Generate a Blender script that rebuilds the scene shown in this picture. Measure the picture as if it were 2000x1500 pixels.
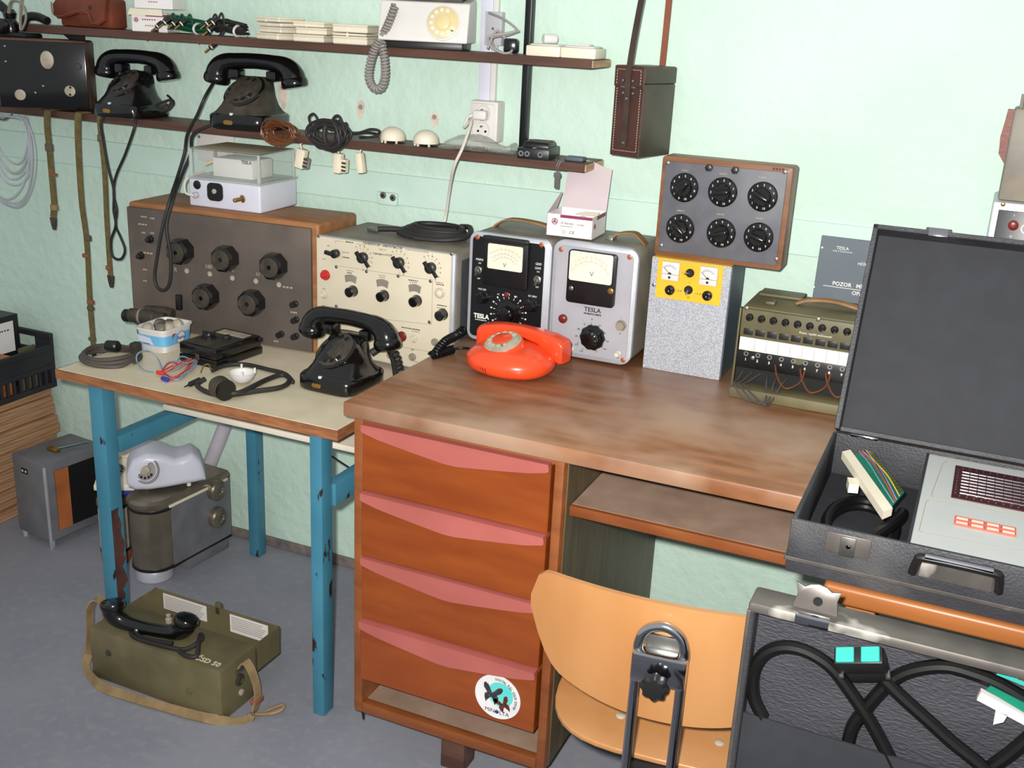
import bpy, bmesh, math, random
from mathutils import Vector as V, Matrix
random.seed(7)
S = bpy.context.scene
COL = S.collection
for o in list(bpy.data.objects): bpy.data.objects.remove(o)

# ------------------------------------------------------------------ camera
F = 2108.9
YAW, PIT, ROL = 0.404831, 0.323341, -0.049935
CAM = V((0, -2.366, 1.5))
fwd = V((-math.sin(YAW)*math.cos(PIT), math.cos(YAW)*math.cos(PIT), -math.sin(PIT)))
rt0 = V((math.cos(YAW), math.sin(YAW), 0)); dn0 = fwd.cross(rt0)
RT = rt0*math.cos(ROL)+dn0*math.sin(ROL); DN = -rt0*math.sin(ROL)+dn0*math.cos(ROL)
cam = bpy.data.cameras.new('camera'); co = bpy.data.objects.new('camera', cam); COL.objects.link(co)
cam.sensor_width = 36; cam.lens = F/2000*36; cam.clip_start = .02
m3 = Matrix((RT, -DN, -fwd)).transposed().to_4x4(); m3.translation = CAM
co.matrix_world = m3; S.camera = co

# ------------------------------------------------------------------ light
W = bpy.data.worlds.new('room_light'); S.world = W; W.use_nodes = True
bg = W.node_tree.nodes['Background']; bg.inputs[0].default_value = (.93, .97, 1, 1); bg.inputs[1].default_value = .50
fl = bpy.data.lights.new('camera_flash', 'SPOT'); fl.energy = 300; fl.shadow_soft_size = .018; fl.spot_size = math.radians(112); fl.spot_blend = 1.0; fl.color = (1, .985, .95)
fo = bpy.data.objects.new('camera_flash', fl); COL.objects.link(fo); fo.location = CAM - RT*.045 - DN*.045
fdir = (RT*250+DN*(-330)+fwd*F).normalized(); fo.rotation_euler = fdir.to_track_quat('-Z', 'Y').to_euler()
S.view_settings.view_transform = 'Standard'; S.view_settings.look = 'None'
S.view_settings.exposure = 0.0; S.view_settings.gamma = 1; S.view_settings.use_curve_mapping = False

# ------------------------------------------------------------------ pixel -> place
def ray(px, py): return (RT*(px-1000)+DN*(py-750)+fwd*F).normalized()
def hit(px, py, ax, v):
    d = ray(px, py); t = (v-CAM[ax])/d[ax]; return CAM+d*t
def YP(px, py, y): return hit(px, py, 1, y)
def ZP(px, py, z): return hit(px, py, 2, z)
def XP(px, py, x): return hit(px, py, 0, x)

# ------------------------------------------------------------------ materials
def lin(c):
    return tuple(((v/255)/12.92 if v/255 <= .04045 else ((v/255+.055)/1.055)**2.4) for v in c)+(1,)
MATS = {}
def mat(name, c, c2=None, rough=.5, metal=0, scale=8, bump=0, bscale=60, spec=.5, coat=0, stretch=None, alpha=None, trans=0, contrast=(.35, .65), detail=4, ior=1.45):
    m = bpy.data.materials.new(name); m.use_nodes = True; nt = m.node_tree; b = nt.nodes['Principled BSDF']
    b.inputs['Roughness'].default_value = rough; b.inputs['Metallic'].default_value = metal
    b.inputs['Specular IOR Level'].default_value = spec; b.inputs['Coat Weight'].default_value = coat
    b.inputs['IOR'].default_value = ior
    if coat: b.inputs['Coat Roughness'].default_value = .12
    if trans: b.inputs['Transmission Weight'].default_value = trans
    if alpha is not None: b.inputs['Alpha'].default_value = alpha
    tc = nt.nodes.new('ShaderNodeTexCoord'); mp = nt.nodes.new('ShaderNodeMapping')
    nt.links.new(tc.outputs['Object'], mp.inputs[0])
    if stretch: mp.inputs['Scale'].default_value = stretch
    n = nt.nodes.new('ShaderNodeTexNoise'); n.inputs['Scale'].default_value = scale; n.inputs['Detail'].default_value = detail
    nt.links.new(mp.outputs[0], n.inputs['Vector'])
    r = nt.nodes.new('ShaderNodeValToRGB'); e = r.color_ramp.elements
    e[0].position, e[1].position = contrast
    if c2 is None: c2 = tuple(max(0, v*.9) for v in c)
    e[0].color = lin(c2); e[1].color = lin(c)
    nt.links.new(n.outputs[0], r.inputs[0]); nt.links.new(r.outputs[0], b.inputs['Base Color'])
    if bump:
        n2 = nt.nodes.new('ShaderNodeTexNoise'); n2.inputs['Scale'].default_value = bscale; n2.inputs['Detail'].default_value = 4
        nt.links.new(mp.outputs[0], n2.inputs['Vector'])
        bp = nt.nodes.new('ShaderNodeBump'); bp.inputs['Strength'].default_value = bump; bp.inputs['Distance'].default_value = .01
        nt.links.new(n2.outputs[0], bp.inputs['Height']); nt.links.new(bp.outputs[0], b.inputs['Normal'])
    m['ramp'] = r.name
    MATS[name] = m; return m
def stain(m, col, scale, lo, hi, stretch=None, detail=3):
    """a second layer of wear (rust, dust, scuffs) with a shape of its own"""
    nt = m.node_tree; b = nt.nodes['Principled BSDF']; src = b.inputs['Base Color'].links[0].from_socket
    tc = nt.nodes.new('ShaderNodeTexCoord'); mp = nt.nodes.new('ShaderNodeMapping'); nt.links.new(tc.outputs['Object'], mp.inputs[0])
    if stretch: mp.inputs['Scale'].default_value = stretch
    mp.inputs['Location'].default_value = (scale*.13, 2.1, .7)
    n = nt.nodes.new('ShaderNodeTexNoise'); n.inputs['Scale'].default_value = scale; n.inputs['Detail'].default_value = detail
    nt.links.new(mp.outputs[0], n.inputs['Vector'])
    r = nt.nodes.new('ShaderNodeValToRGB'); r.color_ramp.elements[0].position = lo; r.color_ramp.elements[1].position = hi
    nt.links.new(n.outputs[0], r.inputs[0])
    mx = nt.nodes.new('ShaderNodeMix'); mx.data_type = 'RGBA'
    nt.links.new(r.outputs[0], mx.inputs[0]); nt.links.new(src, mx.inputs[6]); mx.inputs[7].default_value = lin(col)
    nt.links.new(mx.outputs[2], b.inputs['Base Color']); return m

wallm = mat('mint_plaster', (196, 218, 204), (188, 211, 196), rough=.75, scale=3, bump=.55, bscale=26, spec=.25)
mat('mint_duct', (196, 219, 207), (188, 212, 199), rough=.5, scale=5, bump=.12, bscale=40)
stain(mat('floor_vinyl', (142, 143, 152), (134, 135, 145), rough=.55, scale=4, bump=.05), (150, 149, 150), 40, .5, .8)
mat('skirting', (124, 112, 108), (92, 86, 86), rough=.8, scale=30)
mat('plaster_pink', (218, 205, 188), (196, 178, 164), rough=.9, scale=40)
mat('shelf_wood', (94, 64, 50), (72, 48, 38), rough=.5, scale=6, stretch=(.6, 8, 8))
mat('raw_wood', (196, 168, 134), (160, 130, 98), rough=.8, scale=12, stretch=(6, 1, 6))
mat('black_paint', (24, 25, 27), (16, 17, 19), rough=.35, scale=20)
mat('laminate', (214, 202, 176), (204, 190, 162), rough=.4, scale=14)
mat('edge_wood', (158, 104, 66), (128, 80, 50), rough=.55, scale=10, stretch=(2, 2, 14))
stain(mat('blue_steel', (66, 126, 148), (56, 114, 136), rough=.42, scale=6), (44, 34, 32), 26, .655, .68, (1.3, 1.3, .5))
mat('rust', (96, 56, 46), (64, 40, 40), rough=.85, scale=18, bump=.3)
mat('tray_white', (224, 214, 196), (210, 198, 180), rough=.5)
stain(mat('desk_top', (146, 98, 66), (118, 76, 48), rough=.40, scale=7, stretch=(1, 5, 3)), (160, 130, 108), 5, .42, .68)
mat('desk_wood', (138, 80, 42), (118, 64, 32), rough=.38, scale=7, stretch=(1, 4, 4))
mat('drawer_wood', (140, 68, 24), (124, 56, 18), rough=.33, scale=6, stretch=(.8, 3, 4), coat=.3)
mat('pull_red', (172, 94, 86), (160, 86, 78), rough=.45, scale=6)
mat('dust_board', (158, 132, 114), (140, 114, 96), rough=.85, scale=14)
mat('dark_panel', (96, 84, 60), (78, 68, 48), rough=.5, scale=9, stretch=(5, 5, .6))
stain(mat('bakelite', (20, 18, 17), (12, 11, 11), rough=.2, scale=8, coat=.4), (62, 52, 40), 9, .60, .80)
mat('bakelite_clean', (17, 16, 16), (11, 11, 11), rough=.18, coat=.4)
mat('dusty_black', (70, 62, 50), (46, 42, 36), rough=.6, scale=30)
mat('black_plastic', (28, 28, 29), (20, 20, 21), rough=.4)
mat('rubber', (14, 14, 14), (10, 10, 10), rough=.42, spec=.35)
mat('cable_dark', (42, 39, 38), (30, 28, 27), rough=.6)
mat('cable_brown', (78, 70, 64), (60, 54, 50), rough=.6)
mat('black_hole', (6, 6, 6), rough=.7)
mat('chrome', (205, 205, 208), (190, 190, 195), rough=.12, metal=1)
mat('steel', (150, 148, 142), (128, 126, 120), rough=.35, metal=.9, scale=20)
mat('brass', (186, 148, 84), (150, 112, 60), rough=.35, metal=.9)
mat('copper', (186, 110, 84), rough=.45, metal=.6)
stain(mat('panel_grey', (90, 80, 73), (78, 70, 64), rough=.6, scale=10), (108, 94, 82), 7, .52, .8)
mat('cabinet_wood', (152, 102, 62), (130, 84, 48), rough=.5, scale=8, stretch=(1, 5, 5))
mat('panel_cream', (208, 198, 176), (200, 189, 164), rough=.42, scale=5)
stain(mat('case_grey', (134, 128, 116), (112, 106, 96), rough=.55, scale=10), (146, 132, 110), 8, .5, .75)
mat('side_grey', (82, 82, 86), (68, 68, 72), rough=.5, scale=18)
mat('silver_paint', (186, 188, 194), (172, 174, 180), rough=.38, metal=.35, scale=14)
mat('panel_silver', (164, 162, 168), (154, 152, 158), rough=.45, scale=10)
mat('panel_black', (20, 20, 22), (14, 14, 16), rough=.35, scale=14)
mat('meter_face', (240, 228, 206), (228, 212, 186), rough=.5, scale=12)
mat('white_print', (226, 224, 216), (214, 212, 204), rough=.6)
mat('dark_print', (44, 42, 42), (36, 34, 34), rough=.6)
mat('faint_print', (150, 140, 122), (140, 130, 112), rough=.6)
mat('red_lamp', (190, 30, 24), (160, 20, 16), rough=.25, coat=.5)
mat('dull_red', (116, 38, 34), (96, 28, 26), rough=.3)
mat('clear_lamp', (206, 200, 176), (180, 172, 146), rough=.2)
mat('hammer', (184, 186, 192), (146, 150, 158), rough=.4, metal=.2, scale=420, detail=2, contrast=(.40, .58))
stain(MATS['hammer'], (150, 104, 66), 9, .70, .74)
mat('yellow', (232, 178, 40), (222, 166, 30), rough=.5, scale=6)
mat('decade_wood', (130, 88, 60), (108, 70, 46), rough=.45, scale=9, stretch=(1, 5, 5))
mat('decade_panel', (94, 94, 100), (84, 84, 90), rough=.5, scale=26)
mat('olive', (98, 92, 64), (84, 78, 54), rough=.5, scale=14)
stain(mat('olive_dusty', (108, 100, 70), (90, 82, 56), rough=.6, scale=9), (126, 112, 84), 6, .5, .75)
mat('olive_web', (112, 98, 58), (92, 80, 46), rough=.85, scale=50, bump=.3, bscale=400)
mat('tan_leather', (150, 110, 70), (120, 84, 50), rough=.65, scale=20)
mat('khaki_web', (150, 126, 90), (128, 106, 74), rough=.85, scale=30, bump=.2, bscale=300)
mat('folder_grey', (88, 98, 106), (80, 90, 98), rough=.55, scale=6)
mat('leather_case', (74, 46, 38), (58, 35, 30), rough=.42, scale=12, bump=.12, bscale=160)
mat('leather_side', (72, 66, 54), (60, 54, 44), rough=.45, scale=10)
mat('leather_strap', (68, 54, 42), (52, 42, 34), rough=.5, scale=24)
mat('strap_red', (142, 86, 64), (124, 74, 54), rough=.6)
mat('brown_leather', (124, 62, 40), (98, 46, 30), rough=.5, scale=14, bump=.1, bscale=120)
mat('stitch', (206, 176, 150), rough=.8)
mat('orange', (226, 74, 36), (218, 66, 28), rough=.3, coat=.35, scale=4)
mat('dial_dusty', (176, 164, 146), (148, 138, 122), rough=.45, scale=40)
mat('white_plastic', (212, 208, 203), (204, 200, 194), rough=.38)
mat('cream_plastic', (228, 218, 194), (216, 204, 178), rough=.42)
mat('ivory', (222, 213, 192), (213, 203, 180), rough=.45)
mat('dial_ivory', (214, 198, 150), (196, 176, 120), rough=.3)
mat('grey_plastic', (178, 176, 182), (168, 166, 172), rough=.4)
mat('lilac_white', (208, 208, 220), (198, 198, 210), rough=.35)
mat('cord_grey', (150, 144, 140), (128, 122, 118), rough=.5)
mat('white_cord', (214, 208, 196), rough=.5)
mat('paper_white', (228, 222, 220), (218, 210, 206), rough=.7)
mat('card_grey', (196, 182, 184), (186, 172, 174), rough=.8)
mat('maroon', (138, 46, 78), rough=.6)
mat('clear', (225, 232, 226), (218, 226, 220), rough=.06, trans=.0, alpha=.09, spec=.6)
mat('clear_edge', (206, 214, 204), (186, 194, 184), rough=.1, alpha=.6)
mat('clear_bag', (200, 200, 190), rough=.12, alpha=.30, bump=.5, bscale=60)
mat('tube_clear', (196, 200, 206), rough=.15, alpha=.55)
mat('blue_label', (110, 178, 216), (90, 160, 206), rough=.4)
mat('blue_dark', (42, 52, 140), rough=.5)
mat('blue_wire', (120, 150, 170), rough=.4)
mat('red_wire', (206, 52, 40), rough=.4)
mat('green_wire', (20, 84, 58), (14, 62, 44), rough=.4)
mat('brown_wire', (112, 66, 36), (84, 46, 24), rough=.35)
mat('crate_black', (44, 44, 48), (34, 34, 38), rough=.6)
mat('board_brown', (192, 150, 112), (150, 110, 80), rough=.8, scale=10, stretch=(1, .6, 14))
mat('proj_grey', (112, 112, 116), (100, 100, 104), rough=.45, scale=16)
mat('gun_metal', (146, 136, 120), (122, 114, 100), rough=.3, metal=.7, scale=10)
mat('pipe_grey', (188, 182, 190), rough=.4)
stain(mat('case_black', (52, 52, 56), (42, 42, 46), rough=.55, scale=12, bump=.18, bscale=260), (84, 82, 80), 7, .58, .85)
mat('case_lining', (38, 39, 44), (34, 35, 39), rough=.75, scale=30)
mat('lid_leather', (50, 49, 55), (42, 41, 47), rough=.6, bump=.35, bscale=120, stretch=(1, 1, 3))
stain(mat('frame_metal', (104, 98, 93), (82, 77, 74), rough=.4, metal=.5, scale=14), (186, 178, 170), 12, .62, .7)
mat('plate_white', (182, 185, 182), (175, 178, 175), rough=.5)
mat('board_maroon', (70, 28, 30), (56, 20, 24), rough=.35)
mat('pcb_green', (24, 116, 92), (16, 96, 76), rough=.35)
mat('pcb_teal', (48, 156, 144), (40, 142, 132), rough=.5)
mat('red_cell', (214, 96, 76), rough=.35)
mat('cell_clear', (244, 206, 190), rough=.3)
mat('beech', (176, 127, 80), (162, 111, 65), rough=.36, scale=5, stretch=(1.2, 1.2, .35), coat=.25)
mat('edge_ply', (186, 122, 66), (160, 100, 52), rough=.5, stretch=(1, 1, 20))
mat('sticker_white', (232, 230, 230), rough=.4)
mat('turquoise', (88, 200, 196), (110, 206, 180), rough=.45, scale=30)
mat('butterfly_dark', (46, 40, 48), (90, 76, 84), rough=.6, scale=260, contrast=(.3, .5))
mat('butterfly_red', (110, 48, 36), (54, 26, 26), rough=.6, scale=240)
mat('strap_grey', (150, 144, 128), (130, 122, 106), rough=.7)
mat('stove_orange', (186, 110, 60), (150, 84, 48), rough=.5)
mat('lid_dust', (176, 164, 138), (160, 148, 122), rough=.7)
mat('wood_orange', (142, 86, 44), (126, 74, 36), rough=.4, stretch=(.6, 4, 4), scale=6)

# ------------------------------------------------------------------ mesh builder
def basis(n):
    n = V(n).normalized(); a = V((0, 0, 1)) if abs(n.z) < .95 else V((1, 0, 0))
    u = a.cross(n).normalized(); return u, n.cross(u), n
def spline(pts, sub=6, closed=False):
    pts = [V(p) for p in pts]; n = len(pts); out = []
    rng = range(n if closed else n-1)
    for i in rng:
        if closed: p0, p1, p2, p3 = pts[i-1], pts[i], pts[(i+1) % n], pts[(i+2) % n]
        else: p0, p1, p2, p3 = pts[max(i-1, 0)], pts[i], pts[i+1], pts[min(i+2, n-1)]
        for k in range(sub):
            t = k/sub; out.append(.5*((2*p1)+(p2-p0)*t+(2*p0-5*p1+4*p2-p3)*t*t+(3*p1-p0-3*p2+p3)*t**3))
    if not closed: out.append(pts[-1])
    return out
class B:
    def __init__(s): s.bm = bmesh.new()
    def _merge(s, b2, M=None):
        me = bpy.data.meshes.new('t'); b2.to_mesh(me); b2.free()
        if M is not None: me.transform(M)
        s.bm.from_mesh(me); bpy.data.meshes.remove(me); return s
    def box(s, x0, x1, y0, y1, z0, z1, bev=0, seg=2, M=None, top=None):
        b = bmesh.new(); bmesh.ops.create_cube(b, size=1)
        for v in b.verts:
            v.co = V(((x0+x1)/2+v.co.x*(x1-x0), (y0+y1)/2+v.co.y*(y1-y0), (z0+z1)/2+v.co.z*(z1-z0)))
        if top:
            cx, cy = (x0+x1)/2, (y0+y1)/2
            for v in b.verts:
                if v.co.z > (z0+z1)/2: v.co.x = cx+(v.co.x-cx)*top[0]; v.co.y = cy+(v.co.y-cy)*top[1]
        if bev: bmesh.ops.bevel(b, geom=b.edges[:], offset=bev, segments=seg, affect='EDGES', profile=.5)
        return s._merge(b, M)
    def lathe(s, prof, o=(0, 0, 0), ax=(0, 0, 1), n=24, flute=None, sx=1, sy=1):
        u, v, w = basis(ax); o = V(o); rings = []
        for r, h in prof:
            ring = []
            for k in range(n):
                a = 2*math.pi*k/n; rr = r
                if flute and r > 1e-6: rr = r*(1-flute[1]*(.5-.5*math.cos(a*flute[0])))
                ring.append(s.bm.verts.new(o+u*(rr*math.cos(a)*sx)+v*(rr*math.sin(a)*sy)+w*h))
            rings.append(ring)
        for i in range(len(rings)-1):
            for k in range(n):
                s.bm.faces.new((rings[i][k], rings[i][(k+1) % n], rings[i+1][(k+1) % n], rings[i+1][k]))
        s.bm.faces.new(rings[0][::-1]); s.bm.faces.new(rings[-1]); return s
    def cyl(s, p0, p1, r, r1=None, n=20):
        p0, p1 = V(p0), V(p1); d = p1-p0
        return s.lathe([(r, 0), (r if r1 is None else r1, d.length)], p0, d, n)
    def ring(s, o, ax, r0, r1, h, n=28):
        """flat annulus with thickness h"""
        u, v, w = basis(ax); o = V(o); R = []
        for r, z in ((r0, 0), (r1, 0), (r1, h), (r0, h)):
            R.append([s.bm.verts.new(o+u*(r*math.cos(2*math.pi*k/n))+v*(r*math.sin(2*math.pi*k/n))+w*z) for k in range(n)])
        for i in range(4):
            for k in range(n): s.bm.faces.new((R[i][k], R[i][(k+1) % n], R[(i+1) % 4][(k+1) % n], R[(i+1) % 4][k]))
        return s
    def tube(s, pts, r, n=8, sub=6, closed=False, smooth=True, rb=None):
        """sweep; r number or list per control point; rb: second radius factor (flat cross-section)"""
        P = spline(pts, sub, closed) if smooth else [V(p) for p in pts]
        N = len(P)
        if isinstance(r, (list, tuple)):
            m = len(r); rs = []
            for i in range(N):
                t = i/(N-1)*(m-1); k = min(int(t), m-2); rs.append(r[k]+(r[k+1]-r[k])*(t-k))
        else: rs = [r]*N
        rings = []; up = None
        for i, p in enumerate(P):
            if closed: t = (P[(i+1) % N]-P[i-1]).normalized()
            else: t = (P[min(i+1, N-1)]-P[max(i-1, 0)]).normalized()
            if t.length < 1e-6: t = V((0, 0, 1))
            if up is None: up = basis(t)[0]
            up = (up-t*up.dot(t)); up = up.normalized() if up.length > 1e-6 else basis(t)[0]
            q = t.cross(up)
            rings.append([s.bm.verts.new(p+up*(rs[i]*math.cos(2*math.pi*k/n))+q*(rs[i]*(rb or 1)*math.sin(2*math.pi*k/n))) for k in range(n)])
        for i in range(N if closed else N-1):
            a, b = rings[i], rings[(i+1) % N]
            for k in range(n): s.bm.faces.new((a[k], a[(k+1) % n], b[(k+1) % n], b[k]))
        if not closed: s.bm.faces.new(rings[0][::-1]); s.bm.faces.new(rings[-1])
        return s
    def ribbon(s, pts, w, th, side, sub=5, smooth=True):
        """flat strap: side = width direction (vector or list per control point)"""
        P = spline(pts, sub) if smooth else [V(p) for p in pts]; N = len(P)
        sd = [V(x) for x in side] if isinstance(side, list) else [V(side)]*2
        wl = w if isinstance(w, list) else [w, w]
        rings = []
        for i, p in enumerate(P):
            t = (P[min(i+1, N-1)]-P[max(i-1, 0)]).normalized()
            f = i/(N-1)*(len(sd)-1); k = min(int(f), len(sd)-2); u = sd[k].lerp(sd[k+1], f-k)
            f = i/(N-1)*(len(wl)-1); k = min(int(f), len(wl)-2); ww = wl[k]+(wl[k+1]-wl[k])*(f-k)
            u = (u-t*u.dot(t)).normalized(); q = t.cross(u)
            rings.append([s.bm.verts.new(p+u*(a*ww/2)+q*(b*th/2)) for a, b in ((-1, -1), (1, -1), (1, 1), (-1, 1))])
        for i in range(N-1):
            for k in range(4): s.bm.faces.new((rings[i][k], rings[i][(k+1) % 4], rings[i+1][(k+1) % 4], rings[i+1][k]))
        s.bm.faces.new(rings[0][::-1]); s.bm.faces.new(rings[-1]); return s
    def prism(s, poly, o, u, v, d, bev=0):
        """polygon in (u,v) at o, extruded by vector d"""
        o, u, v, d = V(o), V(u), V(v), V(d); b = bmesh.new()
        A = [b.verts.new(o+u*a+v*c) for a, c in poly]; Bv = [b.verts.new(q.co+d) for q in A]; n = len(A)
        b.faces.new(A[::-1]); b.faces.new(Bv)
        for k in range(n): b.faces.new((A[k], A[(k+1) % n], Bv[(k+1) % n], Bv[k]))
        bmesh.ops.recalc_face_normals(b, faces=b.faces[:])
        if bev: bmesh.ops.bevel(b, geom=b.edges[:], offset=bev, segments=2, affect='EDGES', profile=.5)
        return s._merge(b)
    def loft(s, rings, cap=True):
        R = [[s.bm.verts.new(V(p)) for p in r] for r in rings]; n = len(R[0])
        for i in range(len(R)-1):
            for k in range(n): s.bm.faces.new((R[i][k], R[i][(k+1) % n], R[i+1][(k+1) % n], R[i+1][k]))
        if cap: s.bm.faces.new(R[0][::-1]); s.bm.faces.new(R[-1])
        return s
    def mesh(s, name, smooth=True, ang=35):
        bmesh.ops.recalc_face_normals(s.bm, faces=s.bm.faces[:])
        me = bpy.data.meshes.new(name); s.bm.to_mesh(me); s.bm.free()
        if smooth:
            for p in me.polygons: p.use_smooth = True
            try: me.set_sharp_from_angle(angle=math.radians(ang))
            except Exception: pass
        return me
def sqring(hx, hy, z, cx=0, cy=0, n=32, p=4.0):
    """superellipse ring"""
    out = []
    for k in range(n):
        a = 2*math.pi*k/n; c, s_ = math.cos(a), math.sin(a)
        out.append((cx+hx*math.copysign(abs(c)**(2/p), c), cy+hy*math.copysign(abs(s_)**(2/p), s_), z))
    return out
def rrect(w, h, r, n=4):
    """rounded rectangle polygon centred on 0"""
    out = []
    for cx, cy, a0 in ((w/2-r, h/2-r, 0), (-w/2+r, h/2-r, 90), (-w/2+r, -h/2+r, 180), (w/2-r, -h/2+r, 270)):
        for k in range(n+1):
            a = math.radians(a0+90*k/n); out.append((cx+r*math.cos(a), cy+r*math.sin(a)))
    return out
def circ(r, n=28, a0=0): return [(r*math.cos(a0+2*math.pi*k/n), r*math.sin(a0+2*math.pi*k/n)) for k in range(n)]

def link(name, me, m, parent=None):
    o = bpy.data.objects.new(name, me); COL.objects.link(o)
    if m is not None and not me.materials: me.materials.append(MATS[m])
    if parent is not None: o.parent = parent
    return o
def tag(o, label=None, cat=None, group=None, kind=None):
    if label: o['label'] = label
    if cat: o['category'] = cat
    if group: o['group'] = group
    if kind: o['kind'] = kind
    return o
def struct(name, b, m, smooth=False):
    return tag(link(name, b.mesh(name, smooth), m), kind='structure')
X_, Y_, Z_ = V((1, 0, 0)), V((0, 1, 0)), V((0, 0, 1))
class T:
    """a thing: an Empty at its base; parts are built in its own coordinates"""
    def __init__(s, name, label, cat, loc=(0, 0, 0), rz=0, group=None, rot=None):
        s.o = bpy.data.objects.new(name, None); COL.objects.link(s.o); s.o.empty_display_size = .05
        tag(s.o, label, cat, group)
        s.M = Matrix.Translation(V(loc)) @ (rot.to_4x4() if rot is not None else Matrix.Rotation(math.radians(rz), 4, 'Z'))
        s.o.matrix_world = s.M; s.I = s.M.inverted(); s.R = s.I.to_3x3()
    def L(s, p): return s.I @ V(p)
    def pl(s, px, py, ax, v):
        c = s.I @ CAM; d = s.R @ ray(px, py); t = (v-c[ax])/d[ax]; return c+d*t
    def y(s, px, py, v=0): return s.pl(px, py, 1, v)
    def z(s, px, py, v=0): return s.pl(px, py, 2, v)
    def x(s, px, py, v=0): return s.pl(px, py, 0, v)
    def part(s, name, b, m, parent=None, smooth=True, label=None, kind=None, ang=35):
        o = link(name, b.mesh(name, smooth, ang), m, parent or s.o)
        if label: o['label'] = label
        if kind: o['kind'] = kind
        return o
    def inst(s, name, me, m, loc, rot=None, parent=None, scale=None):
        o = link(name, me, m, parent or s.o); o.location = loc
        if rot is not None: o.rotation_euler = rot
        if scale: o.scale = (scale,)*3
        return o
def textmesh(body, size, align='CENTER', ext=.0003, bold=0):
    c = bpy.data.curves.new('t', 'FONT'); c.body = body; c.size = size; c.align_x = align; c.align_y = 'CENTER'
    c.extrude = ext; c.offset = bold; c.resolution_u = 2
    o = bpy.data.objects.new('t', c); COL.objects.link(o)
    dg = bpy.context.evaluated_depsgraph_get(); me = bpy.data.meshes.new_from_object(o.evaluated_get(dg))
    bpy.data.objects.remove(o); bpy.data.curves.remove(c); me.materials.clear(); return me
def text(t, body, at, size, m='dark_print', u=X_, v=Z_, parent=None, align='CENTER', bold=0, sx=1, name='lettering', ang=0):
    """lettering lying on a face: u reading direction, v up"""
    me = textmesh(body, size, align, bold=bold); u, v = V(u).normalized(), V(v).normalized(); n = u.cross(v)
    if ang: u, v = u*math.cos(ang)+v*math.sin(ang), v*math.cos(ang)-u*math.sin(ang)
    M = Matrix((u*sx, v, n)).transposed().to_4x4(); M.translation = V(at)
    me.transform(M); return link(name, me, m, parent or t.o)
def dashes(t, at, w, m='faint_print', n=6, h=.0022, seed=1, parent=None, u=X_, v=Z_, name='print_line'):
    """a line of print too small to read"""
    rnd = random.Random(seed); b = B(); at = V(at); u, v = V(u), V(v); k = u.cross(v); x = -w/2; step = w/n
    for i in range(n):
        l = step*rnd.uniform(.55, .8)
        b.prism([(0, 0), (l, 0), (l, h), (0, h)], at+u*x+k*.0002, u, v, k*.0003); x += step
    return t.part(name, b, m, parent, smooth=False)
def coil(c, ax, r, turns, pitch, n=16, a0=0, wob=0, seed=0, sx=1, sy=1):
    u, v, w = basis(ax); rnd = random.Random(seed); out = []; c = V(c)
    for i in range(int(turns*n)+1):
        a = a0+2*math.pi*i/n; rr = r*(1+wob*rnd.uniform(-1, 1))
        out.append(c+u*(rr*sx*math.cos(a))+v*(rr*sy*math.sin(a))+w*(pitch*i/n+wob*r*.3*rnd.uniform(-1, 1)))
    return out
def helix_along(pts, r, step, n=10, sub=8):
    """curly cord path around a spline"""
    P = spline(pts, 24); L = [0]
    for a, b in zip(P, P[1:]): L.append(L[-1]+(b-a).length)
    tot = L[-1]; N = int(tot/step*n); out = []; j = 0; up = None
    for i in range(N+1):
        d = tot*i/N
        while j < len(P)-2 and L[j+1] < d: j += 1
        f = (d-L[j])/max(L[j+1]-L[j], 1e-9); p = P[j].lerp(P[j+1], f); t = (P[j+1]-P[j]).normalized()
        if up is None: up = basis(t)[0]
        up = (up-t*up.dot(t)).normalized(); q = t.cross(up); a = 2*math.pi*i/n
        out.append(p+up*(r*math.cos(a))+q*(r*math.sin(a)))
    return out
def one(name, b, m, label, cat, group=None, smooth=True, ang=35):
    """a thing that is a single mesh in world coordinates, re-based to its own foot"""
    me = b.mesh(name, smooth, ang); xs = [v.co for v in me.vertices]
    lo = V((min(p.x for p in xs), min(p.y for p in xs), min(p.z for p in xs))); hi = V((max(p.x for p in xs), max(p.y for p in xs), max(p.z for p in xs)))
    c = V(((lo.x+hi.x)/2, (lo.y+hi.y)/2, lo.z)); me.transform(Matrix.Translation(-c))
    o = link(name, me, m); o.location = c; return tag(o, label, cat, group)
# ================================================================== the room
TZ, DZ, UZ, LZ = .705, .80, 1.432, 1.214          # table top, desk top, upper shelf, lower shelf
struct('floor', B().box(-4.2, 2.4, -4.6, .12, -.06, 0), 'floor_vinyl')
wall = struct('wall_back', B().box(-4.2, 2.4, 0, .12, 0, 2.7), 'mint_plaster')
link('cable_duct', B().box(-4.2, 2.4, -.008, 0, 1.052, 1.128, .002).mesh('cable_duct', False), 'mint_duct', wall)
struct('baseboard_back', B().box(-4.2, 2.4, -.012, -.0005, 0, .03, .004), 'skirting')
def patch(px, py, w, h, seed):
    rnd = random.Random(seed); p = YP(px, py, 0)
    poly = [(w/2*rnd.uniform(.75, 1.15)*math.cos(a), h/2*rnd.uniform(.8, 1.15)*math.sin(a)) for a in [2*math.pi*k/18 for k in range(18)]]
    o = link('plaster_patch', B().prism(poly, p+V((0, -.0015, 0)), X_, Z_, (0, .0015, 0)).mesh('plaster_patch', False), 'plaster_pink', wall)
    link('wall_plug', B().cyl(p+V((0, -.003, h*.1)), p+V((0, -.001, h*.1)), .006, n=12).mesh('wall_plug'), 'cord_grey', o)
patch(705, 213, .024, .05, 1); patch(849, 232, .022, .042, 2); patch(553, 178, .03, .085, 3)
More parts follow.
